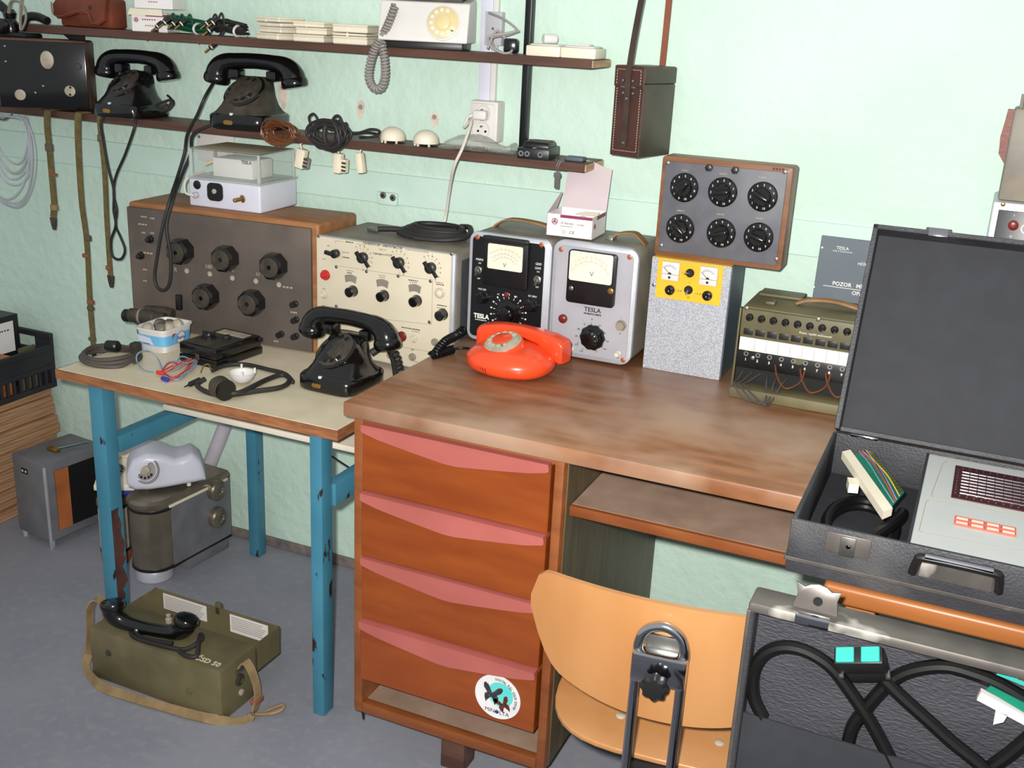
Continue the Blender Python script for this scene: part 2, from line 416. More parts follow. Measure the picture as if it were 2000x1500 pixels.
# mains duct and sockets on the wall
t = T('cable_trunking', 'white plastic cable trunking running down the wall to the double socket', 'trunking', YP(955, 190, 0))
a, b_ = t.y(941, 125, 0), t.y(970, 125, 0)
t.part('cover', B().box(a.x, b_.x-.008, -.016, 0, -.03, .6, .002), 'lilac_white'); t.part('side_channel', B().box(b_.x-.008, b_.x+.004, -.012, 0, -.03, .6, .001), 'white_plastic')
t = T('wall_socket', 'white double mains socket on the wall beside the black upright', 'socket', YP(950, 285, 0))
a, b_ = t.y(918, 195, -.042), t.y(968, 280, -.042)
w0, w1, z0, z1 = a.x, b_.x, b_.z, a.z
body = t.part('housing', B().box(w0, w1+.002, -.042, 0, z0, z1, .004), 'white_plastic')
t.part('face_plate', B().box(w0+.006, w1-.008, -.045, -.041, z0+.006, z1-.006, .002), 'white_plastic')
for i, cz in enumerate((z1-.028, z0+.028)):
    cx = (w0+w1)/2
    s_ = t.part('socket_well', B().lathe([(.019, 0), (.0205, .002), (.0205, .004), (.017, .0035), (.016, .001)], (cx, -.0445, cz), (0, -1, 0), 28), 'white_plastic')
    for dx in (-.0095, .0095): t.part('pin_hole', B().cyl((cx+dx, -.0472, cz-.003), (cx+dx, -.0450, cz-.003), .0028, n=10), 'black_hole', s_)
    t.part('earth_pin', B().cyl((cx, -.053, cz+.008), (cx, -.044, cz+.008), .0024, n=10), 'steel', s_)
plug_at = V((cx, -.046, z1-.031))
pw = t.M @ plug_at
t2 = T('mains_plug', 'white mains plug with a white cable pushed into the double socket', 'plug', pw)
t2.part('plug_body', B().box(-.017, .017, -.020, -.001, -.011, .011, .005, 3), 'white_plastic')
t2.part('strain_relief', B().cyl((-.016, -.012, 0), (-.03, -.014, -.006), .0055, .004, n=12), 'white_plastic')
cpts = [pw+V((-.03, -.014, -.006)), pw+V((-.036, -.02, -.03))]
for px, py, yy in ((921, 235, -.09), (905, 285, -.14), (887, 325, -.15), (878, 370, -.11), (872, 415, -.08), (868, 433, -.08)): cpts.append(YP(px, py, yy))
t2.part('cable', B().tube([t2.L(p) for p in cpts], .0036, 8), 'white_cord')
t = T('phone_wall_socket', 'small round-hole telephone socket painted with the wall under the shelf', 'socket', YP(758, 400, -.008))
a = t.y(740, 373, 0); b_ = t.y(779, 402, 0)
t.part('plate', B().box(a.x, b_.x, -.012, 0, b_.z, a.z, .003), 'mint_duct')
for px, py in ((749, 381), (768, 386)):
    p = t.y(px, py, -.012); o = t.part('jack', B().lathe([(.008, 0), (.0085, .003), (.005, .004)], p, (0, -1, 0), 16), 'steel')
    t.part('jack_hole', B().cyl(p+V((0, -.005, 0)), p+V((0, -.0035, 0)), .0035, n=10), 'black_hole', o)
t = T('wall_plate', 'white screwed cover plate on the wall behind the clear-lidded box', 'cover plate', YP(420, 300, 0))
t.part('plate', B().box(-.05, .07, -.012, 0, -.02, .055, .003), 'white_plastic')
t.part('screw', B().lathe([(.004, 0), (.004, .0015), (.002, .002)], t.y(389, 267, -.012), (0, -1, 0), 10), 'steel')

t = T('wall_cable_box', 'pale grey cable box on the wall behind the white telephone cords', 'cable box', YP(962, 92, 0)); a, b_ = t.y(948, 22, -.02), t.y(978, 90, -.02)
t.part('box', B().box(a.x, b_.x, -.02, -.0005, b_.z, a.z, .002), 'grey_plastic'); t.part('cover_screw', B().lathe([(.003, 0), (.003, .001), (.001, .0015)], ((a.x+b_.x)/2, -.02, (a.z+b_.z)/2), (0, -1, 0), 10), 'steel')
one('hanging_wire', B().tube([YP(388, 62, -.008), YP(390, 100, -.005), YP(392, 150, -.004), YP(394, 212, -.004)], .0009, 6), 'white_cord', 'thin white wire hanging down the wall between the two shelf boards', 'wire')
# ================================================================== wall shelf
SD = -.125
t = T('wall_shelf', 'long two-tier wall shelf of dark brown boards on a black upright', 'shelf', (-1.7, 0, LZ))
for zt in (UZ, LZ):
    o = t.part('shelf_board', B().box(-1.2, .885, SD, -.004, zt-LZ-.019, zt-LZ, .0012, 1), 'shelf_wood')
    t.part('end_grain', B().box(.885, .888, SD+.004, -.006, zt-LZ-.017, zt-LZ-.002), 'raw_wood', o, label='pale sawn end of the board')
p0, p1 = t.y(1028, 0, -.02), t.y(1020, 285, -.02)
t.part('upright', B().box(p1.x-.0085, p1.x+.0085, -.024, 0, .0, p0.z+.35, .003), 'black_paint')
for zt in (UZ, LZ):
    for x in (-.645,):
        if zt == UZ:
            t.part('bracket', B().prism([(0, 0), (-.07, 0), (0, -.045)], (x, -.006, zt-LZ-.0195), Y_, Z_, (.012, 0, 0)), 'black_paint')

# ================================================================== work table
TX0, TX1, TF = -1.866, -1.113, -.645
t = T('work_table', 'cream laminate work table on chipped turquoise steel legs', 'table', ((TX0+TX1)/2, -.33, 0))
q = lambda x, y, z: t.L((x, y, z))
a, b_ = q(TX0, TF, 0), q(TX1, -.012, 0)
t.part('tabletop', B().box(a.x+.004, b_.x-.004, a.y+.004, b_.y, TZ-.022, TZ, .0008, 1), 'laminate')
eb = B(); eb.box(a.x, b_.x, a.y, a.y+.004, TZ-.022, TZ-.0008); eb.box(a.x, a.x+.004, a.y+.004, b_.y, TZ-.022, TZ-.0008); eb.box(b_.x-.004, b_.x, a.y+.004, b_.y, TZ-.022, TZ-.0008)
t.part('edge_band', eb, 'edge_wood', label='worn brown wooden edge strip', smooth=False)
def angle_leg(x, y, sx, sy, name='leg', w=.044, zt=TZ-.022):
    """L-section steel leg, corner at x,y"""
    bb = B(); bb.box(min(x, x+sx*w), max(x, x+sx*w), min(y, y+sy*.004), max(y, y+sy*.004), 0, zt, .0008, 1)
    bb.box(min(x, x+sx*.004), max(x, x+sx*.004), min(y, y+sy*w), max(y, y+sy*w), 0, zt, .0008, 1)
    return t.part(name, bb, 'blue_steel')
lf = t.z(175, 762, TZ-.022)
legFR = t.z(632, 1407, 0); xl = q(-1.79, 0, 0).x; yfz = q(0, TF+.018, 0).y
xr = q(-1.118, 0, 0).x
sq = lambda x0, x1, y0, y1: t.part('leg', B().box(x0, x1, y0, y1, 0, TZ-.022, .003, 2), 'blue_steel')
l1 = sq(xl, xl+.040, yfz, yfz+.040); l2 = sq(legFR.x-.036, legFR.x-.006, yfz, yfz+.04)
yb = q(0, -.085, 0).y; br = t.y(493, 1000, yb)
sq(br.x-.016, br.x+.018, yb, yb+.035); sq(legFR.x-.036, legFR.x-.006, yb, yb+.04)
rust = B(); rnd = random.Random(4); prev = None; poly = []
zs = [0.03+.34*k/22 for k in range(23)]
left = [(.0445-.004-.026*abs(math.sin(k*1.3))*rnd.uniform(.4, 1), z) for k, z in enumerate(zs)]
poly = [(.0, zs[0])]+[(l_-.012, z) for l_, z in left]+[(.0, zs[-1])]
rust.prism([(yy, z) for yy, z in ([(0.001, zs[0])]+[(.018+.02*rnd.random(), z) for z in zs]+[(.001, zs[-1])])], (xl+.0402, yfz, 0), Y_, Z_, (.0008, 0, 0))
t.part('rust_patch', rust, 'rust', l1, smooth=False, label='bare rusty flank where the paint is gone')
p = t.x(228, 850, xl+.03); p2 = t.x(228, 884, xl+.03)
t.part('side_rail', B().box(xl+.006, xl+.04, yfz+.045, yb, p2.z, p.z, .003), 'blue_steel')
p = t.x(650, 942, legFR.x-.01); p2 = t.x(650, 985, legFR.x-.01)
rr = t.part('side_rail', B().box(legFR.x-.026, legFR.x+.002, yfz+.04, yb, p2.z, p.z, .003), 'blue_steel')
ty = q(0, -.50, 0).y; p = t.y(318, 786, ty); p2 = t.y(690, 870, ty)
t.part('under_shelf', B().box(p.x, b_.x+.0, ty, ty+.36, p.z-.0185, p.z-.005, .001), 'tray_white', label='off-white board slung under the table top')

t.part('brace_rod', B().cyl(t.L(YP(640, 886, -.3)), t.L(YP(700, 925, -.3)), .0022, n=8), 'black_paint')

# ================================================================== desk
DF = -.715; DX0, DX1 = -1.056, .34
t = T('writing_desk', 'worn brown wooden desk with four drawers and a scuffed dusty top', 'desk', (-.36, -.36, 0))
q = lambda x, y, z: t.L((x, y, z))
a, b_ = q(DX0, DF, 0), q(DX1, -.02, 0)
t.part('desktop', B().box(a.x, b_.x, a.y, b_.y, DZ-.03, DZ, .004, 2), 'desk_top')
sx0 = q(-1.04, 0, 0).x; sx1 = q(-.603, 0, 0).x; fy = a.y+.015; zb = .107
t.part('side_panel', B().box(sx0, sx0+.02, fy, b_.y, zb, DZ-.03, .002), 'desk_wood')
t.part('side_panel', B().box(sx1-.02, sx1-.002, fy, b_.y, zb, DZ-.03, .002), 'desk_wood')
t.part('pedestal_flank', B().box(sx1-.002, sx1, fy+.02, b_.y, zb+.003, DZ-.032), 'dark_panel', label='dark greenish-brown outer face of the drawer pedestal')
t.part('side_panel', B().box(b_.x-.05, b_.x-.03, fy, b_.y, 0, DZ-.03, .002), 'desk_wood')
t.part('top_rail', B().box(sx0+.02, sx1-.02, fy+.004, fy+.03, DZ-.045, DZ-.03, .001), 'desk_wood')
t.part('pedestal_back', B().box(sx0+.02, sx1-.02, b_.y-.012, b_.y, zb, DZ-.03), 'desk_wood')
t.part('bottom_shelf', B().box(sx0+.02, sx1-.02, fy+.02, b_.y-.012, zb+.004, zb+.022), 'dust_board', label='dusty open shelf below the drawers')
t.part('bottom_rail', B().box(sx0+.02, sx1-.02, fy, fy+.02, zb, zb+.024, .002), 'desk_wood')
t.part('foot', B().box(q(-.855, 0, 0).x, q(-.80, 0, 0).x, fy+.045, fy+.10, 0, zb, .003), 'shelf_wood')
t.part('foot', B().box(q(-.855, 0, 0).x, q(-.80, 0, 0).x, b_.y-.12, b_.y-.065, 0, zb, .003), 'shelf_wood')
t.part('loose_nail', B().cyl((sx0+.016, fy+.012, zb-.026), (sx0+.014, fy+.012, zb+.002), .0015, .004, 8), 'black_paint')
t.part('foot', B().box(sx0+.01, sx0+.05, b_.y-.06, b_.y-.02, 0, zb, .003), 'shelf_wood')
t.part('foot', B().box(sx1-.05, sx1-.01, b_.y-.06, b_.y-.02, 0, zb, .003), 'shelf_wood')
t.part('knee_shelf', B().box(sx1, b_.x-.05, fy+.035, fy+.33, .648, .668, .002), 'desk_wood')
t.part('knee_shelf_dust', B().box(sx1+.002, b_.x-.052, fy+.045, fy+.328, .668, .6688), 'dust_board', label='dusty upper face of the shelf below the desktop')
x0, x1 = q(-1.019, 0, 0).x, q(-.6285, 0, 0).x; tops = [.757, .615, .474, .332, .190]
for i in range(4):
    zt, zl = tops[i], tops[i+1]+.006
    off = (0, -.003, -.001, -.006)[i]
    d = t.part('drawer', B().box(x0, x1, fy-.004+off, fy+.36, zl, zt-.002, .0015, 1), 'drawer_wood')
    w = x1-x0; yy = fy-.004+off
    poly = [(.002, 0), (w-.002, 0), (w-.001, -.011), (w-.006, -.014)]+[(w*u, -.014-.028*(1-abs((u-.5)/.5))**.8) for u in (.9, .8, .7, .6, .53, .47, .4, .3, .2, .1)]+[(.006, -.014), (.001, -.011)]
    bb = B(); bb.prism(poly, (x0, yy-.008, zt), X_, Z_, (0, .008, 0)); bb.prism([(0, 0), (.03, 0), (.03, -.006), (0, -.003)], (x0+.002, yy-.010, zt+.003), Y_, Z_, (w-.004, 0, 0))
    t.part('drawer_pull', bb, 'pull_red', d, smooth=False, label='salmon red shaped pull strip')
# the round sticker on the lowest drawer
yy = fy-.0105; c = t.y(972, 1361, yy); e1 = t.y(929, 1345, yy); rad = .0485
st = t.part('sticker', B().prism(circ(rad, 48), c, X_, Z_, (0, -.0006, 0)), 'sticker_white', smooth=False, label='round white sticker with a butterfly print')
n0 = c+V((0, -.0008, 0)); ti = math.radians(-6)
t.part('sticker_disc', B().prism([(x*1+.006, z*1+.007) for x, z in circ(.027, 36)], n0, X_, Z_, (0, -.0002, 0)), 'turquoise', st, smooth=False)
def wings(cx, cz, s, rot, m):
    A = [(0, .15), (-.2, .45), (-.5, .9), (-.85, 1.05), (-1.0, .85), (-.9, .45), (-.5, .05), (-.72, -.2), (-.66, -.6), (-.45, -1.05), (-.34, -.75), (-.08, -.35)]
    poly = A+[(-x, z) for x, z in A[::-1]]; ca, sa = math.cos(rot), math.sin(rot)
    poly = [(cx+s*(x*ca-z*sa), cz+s*(x*sa+z*ca)) for x, z in poly[:-1]]
    t.part('butterfly', B().prism(poly, n0+V((0, -.0003, 0)), X_, Z_, (0, -.0002, 0)), m, st, smooth=False)
wings(-.012, .003, .021, math.radians(-8), 'butterfly_dark'); wings(.013, -.014, .0165, math.radians(28), 'butterfly_red')
for k, ch in enumerate('DIGITAL FULL COLOR COPIER'):
    if ch == ' ': continue
    an = math.radians(96-k*5.0); p = n0+V((math.cos(an)*.0385, 0, math.sin(an)*.0385))
    text(t, ch, p, .0072, 'dark_print', X_*math.sin(an)-Z_*math.cos(an), X_*math.cos(an)+Z_*math.sin(an), st)
text(t, 'MINOLTA', n0+V((0, 0, -.034)), .0125, 'side_grey', parent=st, sx=.95)
t.part('sticker_emblem', B().prism([(x, z*.8) for x, z in circ(.0042, 20)], n0+V((-.0005, -.0004, -.034)), X_, Z_, (0, -.0002, 0)), 'blue_dark', st, smooth=False)
# ================================================================== instruments on the table
def knob_mesh(prof, flute=None, n=24): return B().lathe(prof, (0, 0, 0), (0, -1, 0), n, flute).mesh('knob')
def screwm(r=.004): return B().lathe([(r, 0), (r, .0012), (r*.6, .002)], (0, 0, 0), (0, -1, 0), 12).mesh('screw')
SCREW = screwm()
# --- large wooden measuring bridge
t = T('measuring_bridge', 'large wooden-cased measuring bridge with dark grey panel and five octagonal black knobs', 'instrument', (-1.7018, -.254, TZ), 4)
hw, H_ = .2725, .322
t.part('case', B().box(-hw, hw, .004, .196, 0, H_, .008, 3), 'cabinet_wood')
pn = t.part('front_panel', B().box(-hw+.001, hw-.018, -.004, .008, .004, H_-.012, .003), 'panel_grey')
bk = knob_mesh([(.033, 0), (.033, .007), (.0325, .028), (.027, .034), (.0245, .034)], n=8)
fc = B().lathe([(.0245, .034), (.024, .0348), (.006, .0346), (.005, .033)], (0, 0, 0), (0, -1, 0), 24).mesh('dust_cap')
for px, py in ((342, 494), (430, 508), (525, 523), (392, 583), (482, 595)):
    p = t.y(px, py, -.038); k = t.inst('knob', bk, 'bakelite_clean', (p.x, -.004, p.z), (0, .39, 0)); t.inst('dust_cap', fc, 'dusty_black', (0, 0, 0), None, k)
sk = knob_mesh([(.010, 0), (.010, .006), (.006, .008), (.006, .016), (.004, .018)])
for px, py in ((290, 468), (272, 500)):
    p = t.y(px, py, -.012); t.inst('toggle_knob', sk, 'bakelite_clean', (p.x, -.004, p.z))
tm = knob_mesh([(.0085, 0), (.0085, .005), (.006, .006), (.0075, .012), (.0075, .018), (.003, .018)], (6, .1))
for px, py in ((573, 595), (575, 626), (546, 654), (575, 658)):
    p = t.y(px, py, -.014); t.inst('terminal_post', tm, 'black_plastic', (p.x, -.004, p.z))
dt = knob_mesh([(.0065, 0), (.0065, .0008), (.005, .001)])
for px, py in ((365, 529), (410, 535), (454, 543), (500, 549), (545, 556)):
    p = t.y(px, py, -.004); t.inst('indicator_window', dt, 'dial_dusty', (p.x, -.004, p.z), None, pn)
p = t.y(351, 590, -.006); t.part('slide_switch', B().box(p.x-.008, p.x+.008, -.014, -.004, p.z-.02, p.z+.02, .002), 'black_plastic')
for s_, px, py, z in (('R', 343, 527, .016), ('100', 407, 521, .014), ('0', 455, 528, .014), ('10', 503, 536, .012)):
    text(t, s_, t.y(px, py, -.0044)+V((0, 0, 0)), z, 'dial_dusty', parent=pn)
for i, (px, py, w) in enumerate(((282, 425, .02), (298, 428, .014), (280, 440, .03), (281, 456, .012), (298, 457, .012), (290, 496, .03), (284, 528, .014), (284, 550, .012), (575, 612, .02), (540, 668, .014), (563, 563, .03))):
    dashes(t, t.y(px, py, -.0042), w, 'dial_dusty', 3, .004, i, pn)
# --- clear lidded box on the bridge
zt = TZ+H_
t = T('clear_lidded_box', 'white plastic instrument box with a transparent lid standing on the wooden bridge', 'box', (-1.716, -.215, zt), 3)
w, d, h1, h2 = .104, .166, .068, .140
t.part('body', B().box(-w, w, 0, d, 0, h1, .005, 3), 'lilac_white')
t.part('rim', B().box(-w-.002, w+.002, -.002, d+.002, h1, h1+.005, .001), 'clear_edge')
lb = B()
lb.box(-w+.002, w-.002, .002, .0042, h1+.005, h2); lb.box(-w+.002, w-.002, d-.0042, d-.002, h1+.005, h2)
lb.box(-w+.002, -w+.0042, .0042, d-.0042, h1+.005, h2); lb.box(w-.0042, w-.002, .0042, d-.0042, h1+.005, h2)
lb.box(-w+.002, w-.002, .002, d-.002, h2, h2+.0025)
lid = t.part('lid', lb, 'clear', smooth=False, label='transparent dusty plastic lid')
for sx in (-1, 1):
    for yy in (.006, d-.006): t.part('corner_post', B().cyl((sx*(w-.006), yy, h1+.005), (sx*(w-.006), yy, h2), .005, .0035, 10), 'clear_edge', lid)
t.part('lid_dust', B().box(-w+.004, w-.004, .004, d-.004, h2+.0026, h2+.0032), 'lid_dust', lid, label='dust on the lid')
t.part('inner_unit', B().box(-.055, .06, .035, .125, h1+.0055, h1+.052, .002), 'white_plastic')
p = t.y(481, 318, .034); text(t, 'TESLA', (p.x, .0345, p.z), .011, 'dark_print', bold=.0004)
t.part('inner_strut', B().box(-.085, -.079, .08, .085, h1+.0055, h2-.004), 'strap_grey'); t.part('inner_rod', B().cyl((-.09, .05, h1+.03), (-.056, .06, h1+.045), .004, n=8), 'dial_ivory')
p = t.y(385, 361, 0); t.part('round_port', B().lathe([(.011, 0), (.011, .001), (.009, .002)], (p.x, 0, p.z), (0, -1, 0), 20), 'black_plastic')
p = t.y(420, 375, -.002); fb = B(); fb.prism(rrect(.044, .044, .012), (p.x, 0, p.z), X_, Z_, (0, -.004, 0)); t.part('socket_plate', fb, 'black_plastic')
t.part('socket_pin', B().lathe([(.006, 0), (.006, .003), (.002, .004)], (p.x, -.004, p.z+.002), (0, -1, 0), 14), 'dial_dusty')
p = t.y(470, 390, -.004); jb = B(); jb.lathe([(.0095, 0), (.0095, .003), (.007, .004), (.005, .005), (.005, .024), (.004, .026)], (p.x+.004, 0, p.z+.002), (-.45, -1, -.1), 14)
t.part('brass_terminal', jb, 'brass')
p = t.y(382, 381, -.005); cp = t.part('cable_gland', B().lathe([(.008, 0), (.008, .009), (.005, .012)], (p.x, 0, p.z), (0, -1, 0), 14), 'grey_plastic')
t.part('power_lead', B().tube([(p.x, -.012, p.z), (p.x-.018, -.02, p.z+.006), (p.x-.026, -.01, p.z+.03), (p.x-.02, .01, p.z+.045), (p.x-.018, .06, p.z+.048)], .003, 8), 'white_cord')
# --- cream generator
t = T('pulse_generator', 'grey signal generator with a cream front panel crowded with black knobs', 'instrument', (-1.245, -.245, TZ), 0)
a, b_ = t.y(617, 458, 0), t.y(890, 494, 0); x0, x1, Hh = a.x, b_.x, a.z
t.part('case', B().box(x0, x1, .006, .228, .014, Hh, .012, 3), 'case_grey')
t.part('front_bezel', B().box(x0, x1, .0, .012, .012, Hh, .006, 3), 'silver_paint')
t.part('side_cover', B().box(x1, x1+.0015, .03, .215, .03, Hh-.02), 'side_grey')
vb = B()
for k in range(7):
    vb.cyl((x1+.0015, .1, .05+k*.03), (x1+.003, .1, .05+k*.03), .003, n=8)
t.part('side_rivets', vb, 'steel')
for sx in (x0+.03, x1-.03):
    for yy in (.03, .2): t.part('foot', B().cyl((sx, yy, 0), (sx, yy, .015), .012, .014, 14), 'black_plastic')
pn = t.part('front_panel', B().box(x0+.003, x1-.010, -.0025, .004, .018, Hh-.002, .0015), 'panel_cream')
Q = lambda px, py, v=-.0028: t.y(px, py, v)
for px, py in ((622, 461), (882, 496), (657, 521), (716, 530), (778, 539), (841, 549), (657, 598), (839, 629)): t.inst('screw', SCREW, 'steel', Q(px, py))
pk = B(); pk.lathe([(.0125, 0), (.0125, .012), (.010, .014), (.004, .0145)], (0, 0, 0), (0, -1, 0), 20); pk.box(-.004, .004, -.020, -.012, -.010, .018, .001); pk.box(-.0035, .0035, -.008, -.001, -.026, -.010, .001); pk = pk.mesh('knob')
for px, py, an in ((706, 504, -.65), (777, 514, -.65), (839, 524, -.65)):
    p = Q(px, py, -.012); t.inst('pointer_knob', pk, 'black_plastic', (p.x, -.0025, p.z), (0, an, 0))
pk2 = B(); pk2.lathe([(.010, 0), (.010, .013), (.007, .015)], (0, 0, 0), (0, -1, 0), 20); pk2.box(-.022, 0, -.020, -.012, -.0045, .0045, .001)
p = Q(653, 496, -.012); t.inst('pointer_knob', pk2.mesh('knob'), 'black_plastic', (p.x, -.0025, p.z), (0, .15, 0))
rk = knob_mesh([(.0135, 0), (.0135, .003), (.0125, .004), (.0115, .020), (.009, .022), (.002, .022)])
for px, py in ((682, 571), (743, 580), (807, 590), (858, 617), (625, 610)):
    p = Q(px, py, -.02); t.inst('round_knob', rk, 'bakelite_clean', (p.x, -.0025, p.z))
for px, py in ((685, 544), (747, 553), (810, 563)):
    c = Q(px, py); bb = B(); A = [(-.0165*u, .0095-.004*u*u) for u in [-1+k/4 for k in range(9)]]
    bb.prism(A+[(x*.82, z-.0165) for x, z in A[::-1]], c, X_, Z_, (0, -.001, 0)); t.part('scale_window', bb, 'folder_grey' if 0 else 'case_grey', pn, smooth=False)
lm = knob_mesh([(.0125, 0), (.0125, .003), (.0105, .004), (.0100, .009), (.006, .014), (.001, .015)])
p = Q(636, 537); t.inst('pilot_lamp', lm, 'red_lamp', p)
lm2 = knob_mesh([(.0125, 0), (.0125, .003), (.0105, .004), (.0100, .009), (.006, .013), (.001, .014)])
p = Q(860, 572); t.inst('pilot_lamp', lm2, 'clear_lamp', p)
lm3 = knob_mesh([(.0125, 0), (.0125, .003), (.0105, .004), (.0100, .007), (.002, .008)])
p = Q(785, 657); t.inst('pilot_lamp', lm3, 'dull_red', p)
jm = knob_mesh([(.009, 0), (.009, .004), (.006, .005), (.005, .010), (.002, .010)])
for px, py in ((633, 574), (809, 660), (806, 697), (763, 693), (850, 668)):
    t.inst('jack_socket', jm, 'clear_lamp' if py < 680 else 'case_grey', Q(px, py)) if False else t.inst('jack_socket', knob_mesh([(.009, 0), (.009, .004), (.006, .005), (.005, .010), (.002, .010)]), 'clear_lamp' if py in (574, 660) else 'case_grey', Q(px, py))
text(t, 'ГЕНЕРАТОР - ИМПУЛЬСОВ', Q(747, 480), .0078, parent=pn); text(t, 'ТИП Г5', Q(747, 488), .0058, 'faint_print', parent=pn); text(t, 'Сделано в СССР', Q(747, 497), .0062, 'dark_print', parent=pn)
def linebox(pts):
    bb = B(); pts = [Q(*p) for p in pts]
    for p, r in zip(pts, pts[1:]):
        d = (r-p).normalized(); n_ = d.cross(Y_)*.0005; bb.prism([(0, -.0004), ((r-p).length, -.0004), ((r-p).length, .0004), (0, .0004)], p, d, d.cross(Y_), (0, -.0003, 0))
    t.part('panel_line', bb, 'faint_print', pn, smooth=False)
linebox([(655, 476), (655, 470), (670, 472)]); linebox([(697, 476), (712, 478), (713, 485)]); linebox([(660, 519), (842, 547)]); linebox([(784, 493), (785, 488)]); linebox([(843, 502), (845, 495)])
linebox([(722, 620), (843, 634)]); linebox([(770, 675), (835, 686), (835, 692)]); linebox([(845, 545), (843, 634)])
for i, (px, py, w) in enumerate(((683, 474, .022), (815, 491, .06), (685, 530, .02), (683, 534, .014), (747, 539, .02), (747, 543, .016), (808, 549, .026), (808, 553, .02), (858, 553, .02), (860, 557, .02), (633, 565, .01), (633, 583, .01), (864, 598, .026), (863, 603, .024), (745, 623, .02), (803, 643, .05), (812, 649, .02), (808, 669, .01), (806, 684, .008), (812, 707, .012), (675, 494, .02), (676, 504, .02), (634, 507, .01), (642, 481, .008))):
    dashes(t, Q(px, py), w, 'faint_print' if i % 3 else 'dark_print', max(3, int(w/.0045)), .0024, i, pn)
for cx, cy, a0, a1 in ((706, 504, -80, 120), (777, 514, -80, 120), (839, 524, -80, 120)):
    c = Q(cx, cy); bb = B()
    for k in range(10):
        an = math.radians(a0+(a1-a0)*k/9); u = V((math.cos(an), 0, math.sin(an))); v = V((-math.sin(an), 0, math.cos(an)))
        bb.prism([(.020, -.0004), (.024, -.0004), (.024, .0004), (.020, .0004)], c, u, v, (0, -.0003, 0)); bb.prism([(.027, -.0016), (.030, -.0016), (.030, .0016), (.027, .0016)], c, u, v, (0, -.0003, 0))
    t.part('scale_marks', bb, 'faint_print', pn, smooth=False)
GEN_TOP = TZ+Hh
# coil of black mains cable on the generator
c = ZP(832, 452, GEN_TOP+.02); c.z = GEN_TOP+.0095; c.y = -.11
t = T('cable_coil', 'coil of flat black mains cable lying on the cream-fronted generator', 'cable', c)
rp = []
for k in range(5):
    rp += [V((math.cos(a_)*(.085-.006*k)+.004*k, math.sin(a_)*(.062-.006*k), .0045*k)) for a_ in [2*math.pi*j/14 for j in range(14)]]
t.part('coil', B().tube(rp, .0062, 8, 3), 'cable_dark')
t.part('cable_tail', B().tube([(-.08, .0, .0), (-.105, -.01, 0), (-.135, -.025, -.001)], .0065, 8), 'cable_dark'); t.part('plug_tip', B().box(-.16, -.13, -.034, -.02, -.008, .002, .002), 'steel')
t.part('cable_tail', B().tube([(.05, .05, .016), (.085, .03, .02), (.1, -.02, .008), (.06, -.06, .002), (-.01, -.07, 0)], .0062, 8), 'cable_dark')

# ================================================================== instruments on the desk
def handle(t, pts, w, m, name='carry_strap'):
    return t.part(name, B().ribbon(pts, w, .004, Y_), m)
# --- black-fronted voltmeter
yf = -.215
t = T('black_voltmeter', 'grey-cased valve voltmeter with a black front panel and cream meter', 'instrument', (-.90, yf, DZ))
a, b_ = t.y(918, 450, 0), t.y(1079, 475, 0); x0, x1, Hh = a.x, b_.x, a.z
t.part('case', B().box(x0+.002, x1-.002, .008, .2, .006, Hh-.002, .016, 3), 'case_grey')
fb = B(); R0 = rrect(x1-x0, Hh-.006, .02, 5); cx, cz = (x0+x1)/2, Hh/2+.003
fb.prism(R0, (cx, 0, cz), X_, Z_, (0, .014, 0), .003); t.part('front_frame', fb, 'silver_paint')
pn = t.part('front_panel', B().prism(rrect(x1-x0-.025, Hh-.026, .010, 4), (cx-.0035, -.002, cz), X_, Z_, (0, .004, 0)), 'panel_black')
Q = lambda px, py, v=-.003: t.y(px, py, v)
for px, py in ((933, 463), (1058, 478)): t.inst('screw', screwm(.0055), 'copper', Q(px, py))
c = Q(990, 502); m0 = Q(946, 461); 
hb = B().prism(rrect(.108, .112, .006), (c.x, -.002, c.z-.012), X_, Z_, (0, -.010, 0), .002); mh = t.part('meter_housing', hb, 'panel_black')
t.part('meter_hood', B().prism(rrect(.108, .012, .004), (c.x, -.012, c.z+.039), X_, Z_, (0, -.006, 0), .002), 'black_plastic', mh)
f = t.part('meter_face', B().prism(rrect(.084, .056, .004), (c.x, -.012, c.z), X_, Z_, (0, -.0012, 0)), 'meter_face', mh)
def scale_arcs(c, y, arcs, parent_t, m='faint_print'):
    for (r, a0, a1, wd) in arcs:
        bb = B(); N = 16
        A = [(r*math.cos(math.radians(a0+(a1-a0)*k/N)), r*math.sin(math.radians(a0+(a1-a0)*k/N))) for k in range(N+1)]
        I = [(x*(1-wd/r), z*(1-wd/r)) for x, z in A]
        for k in range(N): bb.prism([A[k], A[k+1], I[k+1], I[k]], (c[0], y, c[1]), X_, Z_, (0, -.0002, 0))
        for k in range(0, N+1, 2):
            x, z = A[k]; l = 1+.004/r; n_ = (-z/r*.0004, x/r*.0004)
            bb.prism([(x-n_[0], z-n_[1]), (x*l-n_[0], z*l-n_[1]), (x*l+n_[0], z*l+n_[1]), (x+n_[0], z+n_[1])], (c[0], y, c[1]), X_, Z_, (0, -.0002, 0))
        parent_t.part('meter_scale', bb, m, mh, smooth=False)
scale_arcs((c.x, c.z-.034), -.0133, ((.052, 48, 132, .0006), (.042, 45, 135, .0006), (.034, 42, 138, .0005)), t)
text(t, 'V', (c.x, -.0134, c.z-.017), .013, parent=mh)
t.part('meter_glass', B().prism(rrect(.084, .056, .004), (c.x, -.0136, c.z), X_, Z_, (0, -.0008, 0)), 'clear', mh, smooth=False)
sw = B(); sw.lathe([(.009, 0), (.009, .003), (.006, .004), (.005, .008)], (0, 0, 0), (0, -1, 0), 16); sw.cyl((0, -.006, 0), (.003, -.022, -.007), .0022, .003, 10); sw = sw.mesh('switch')
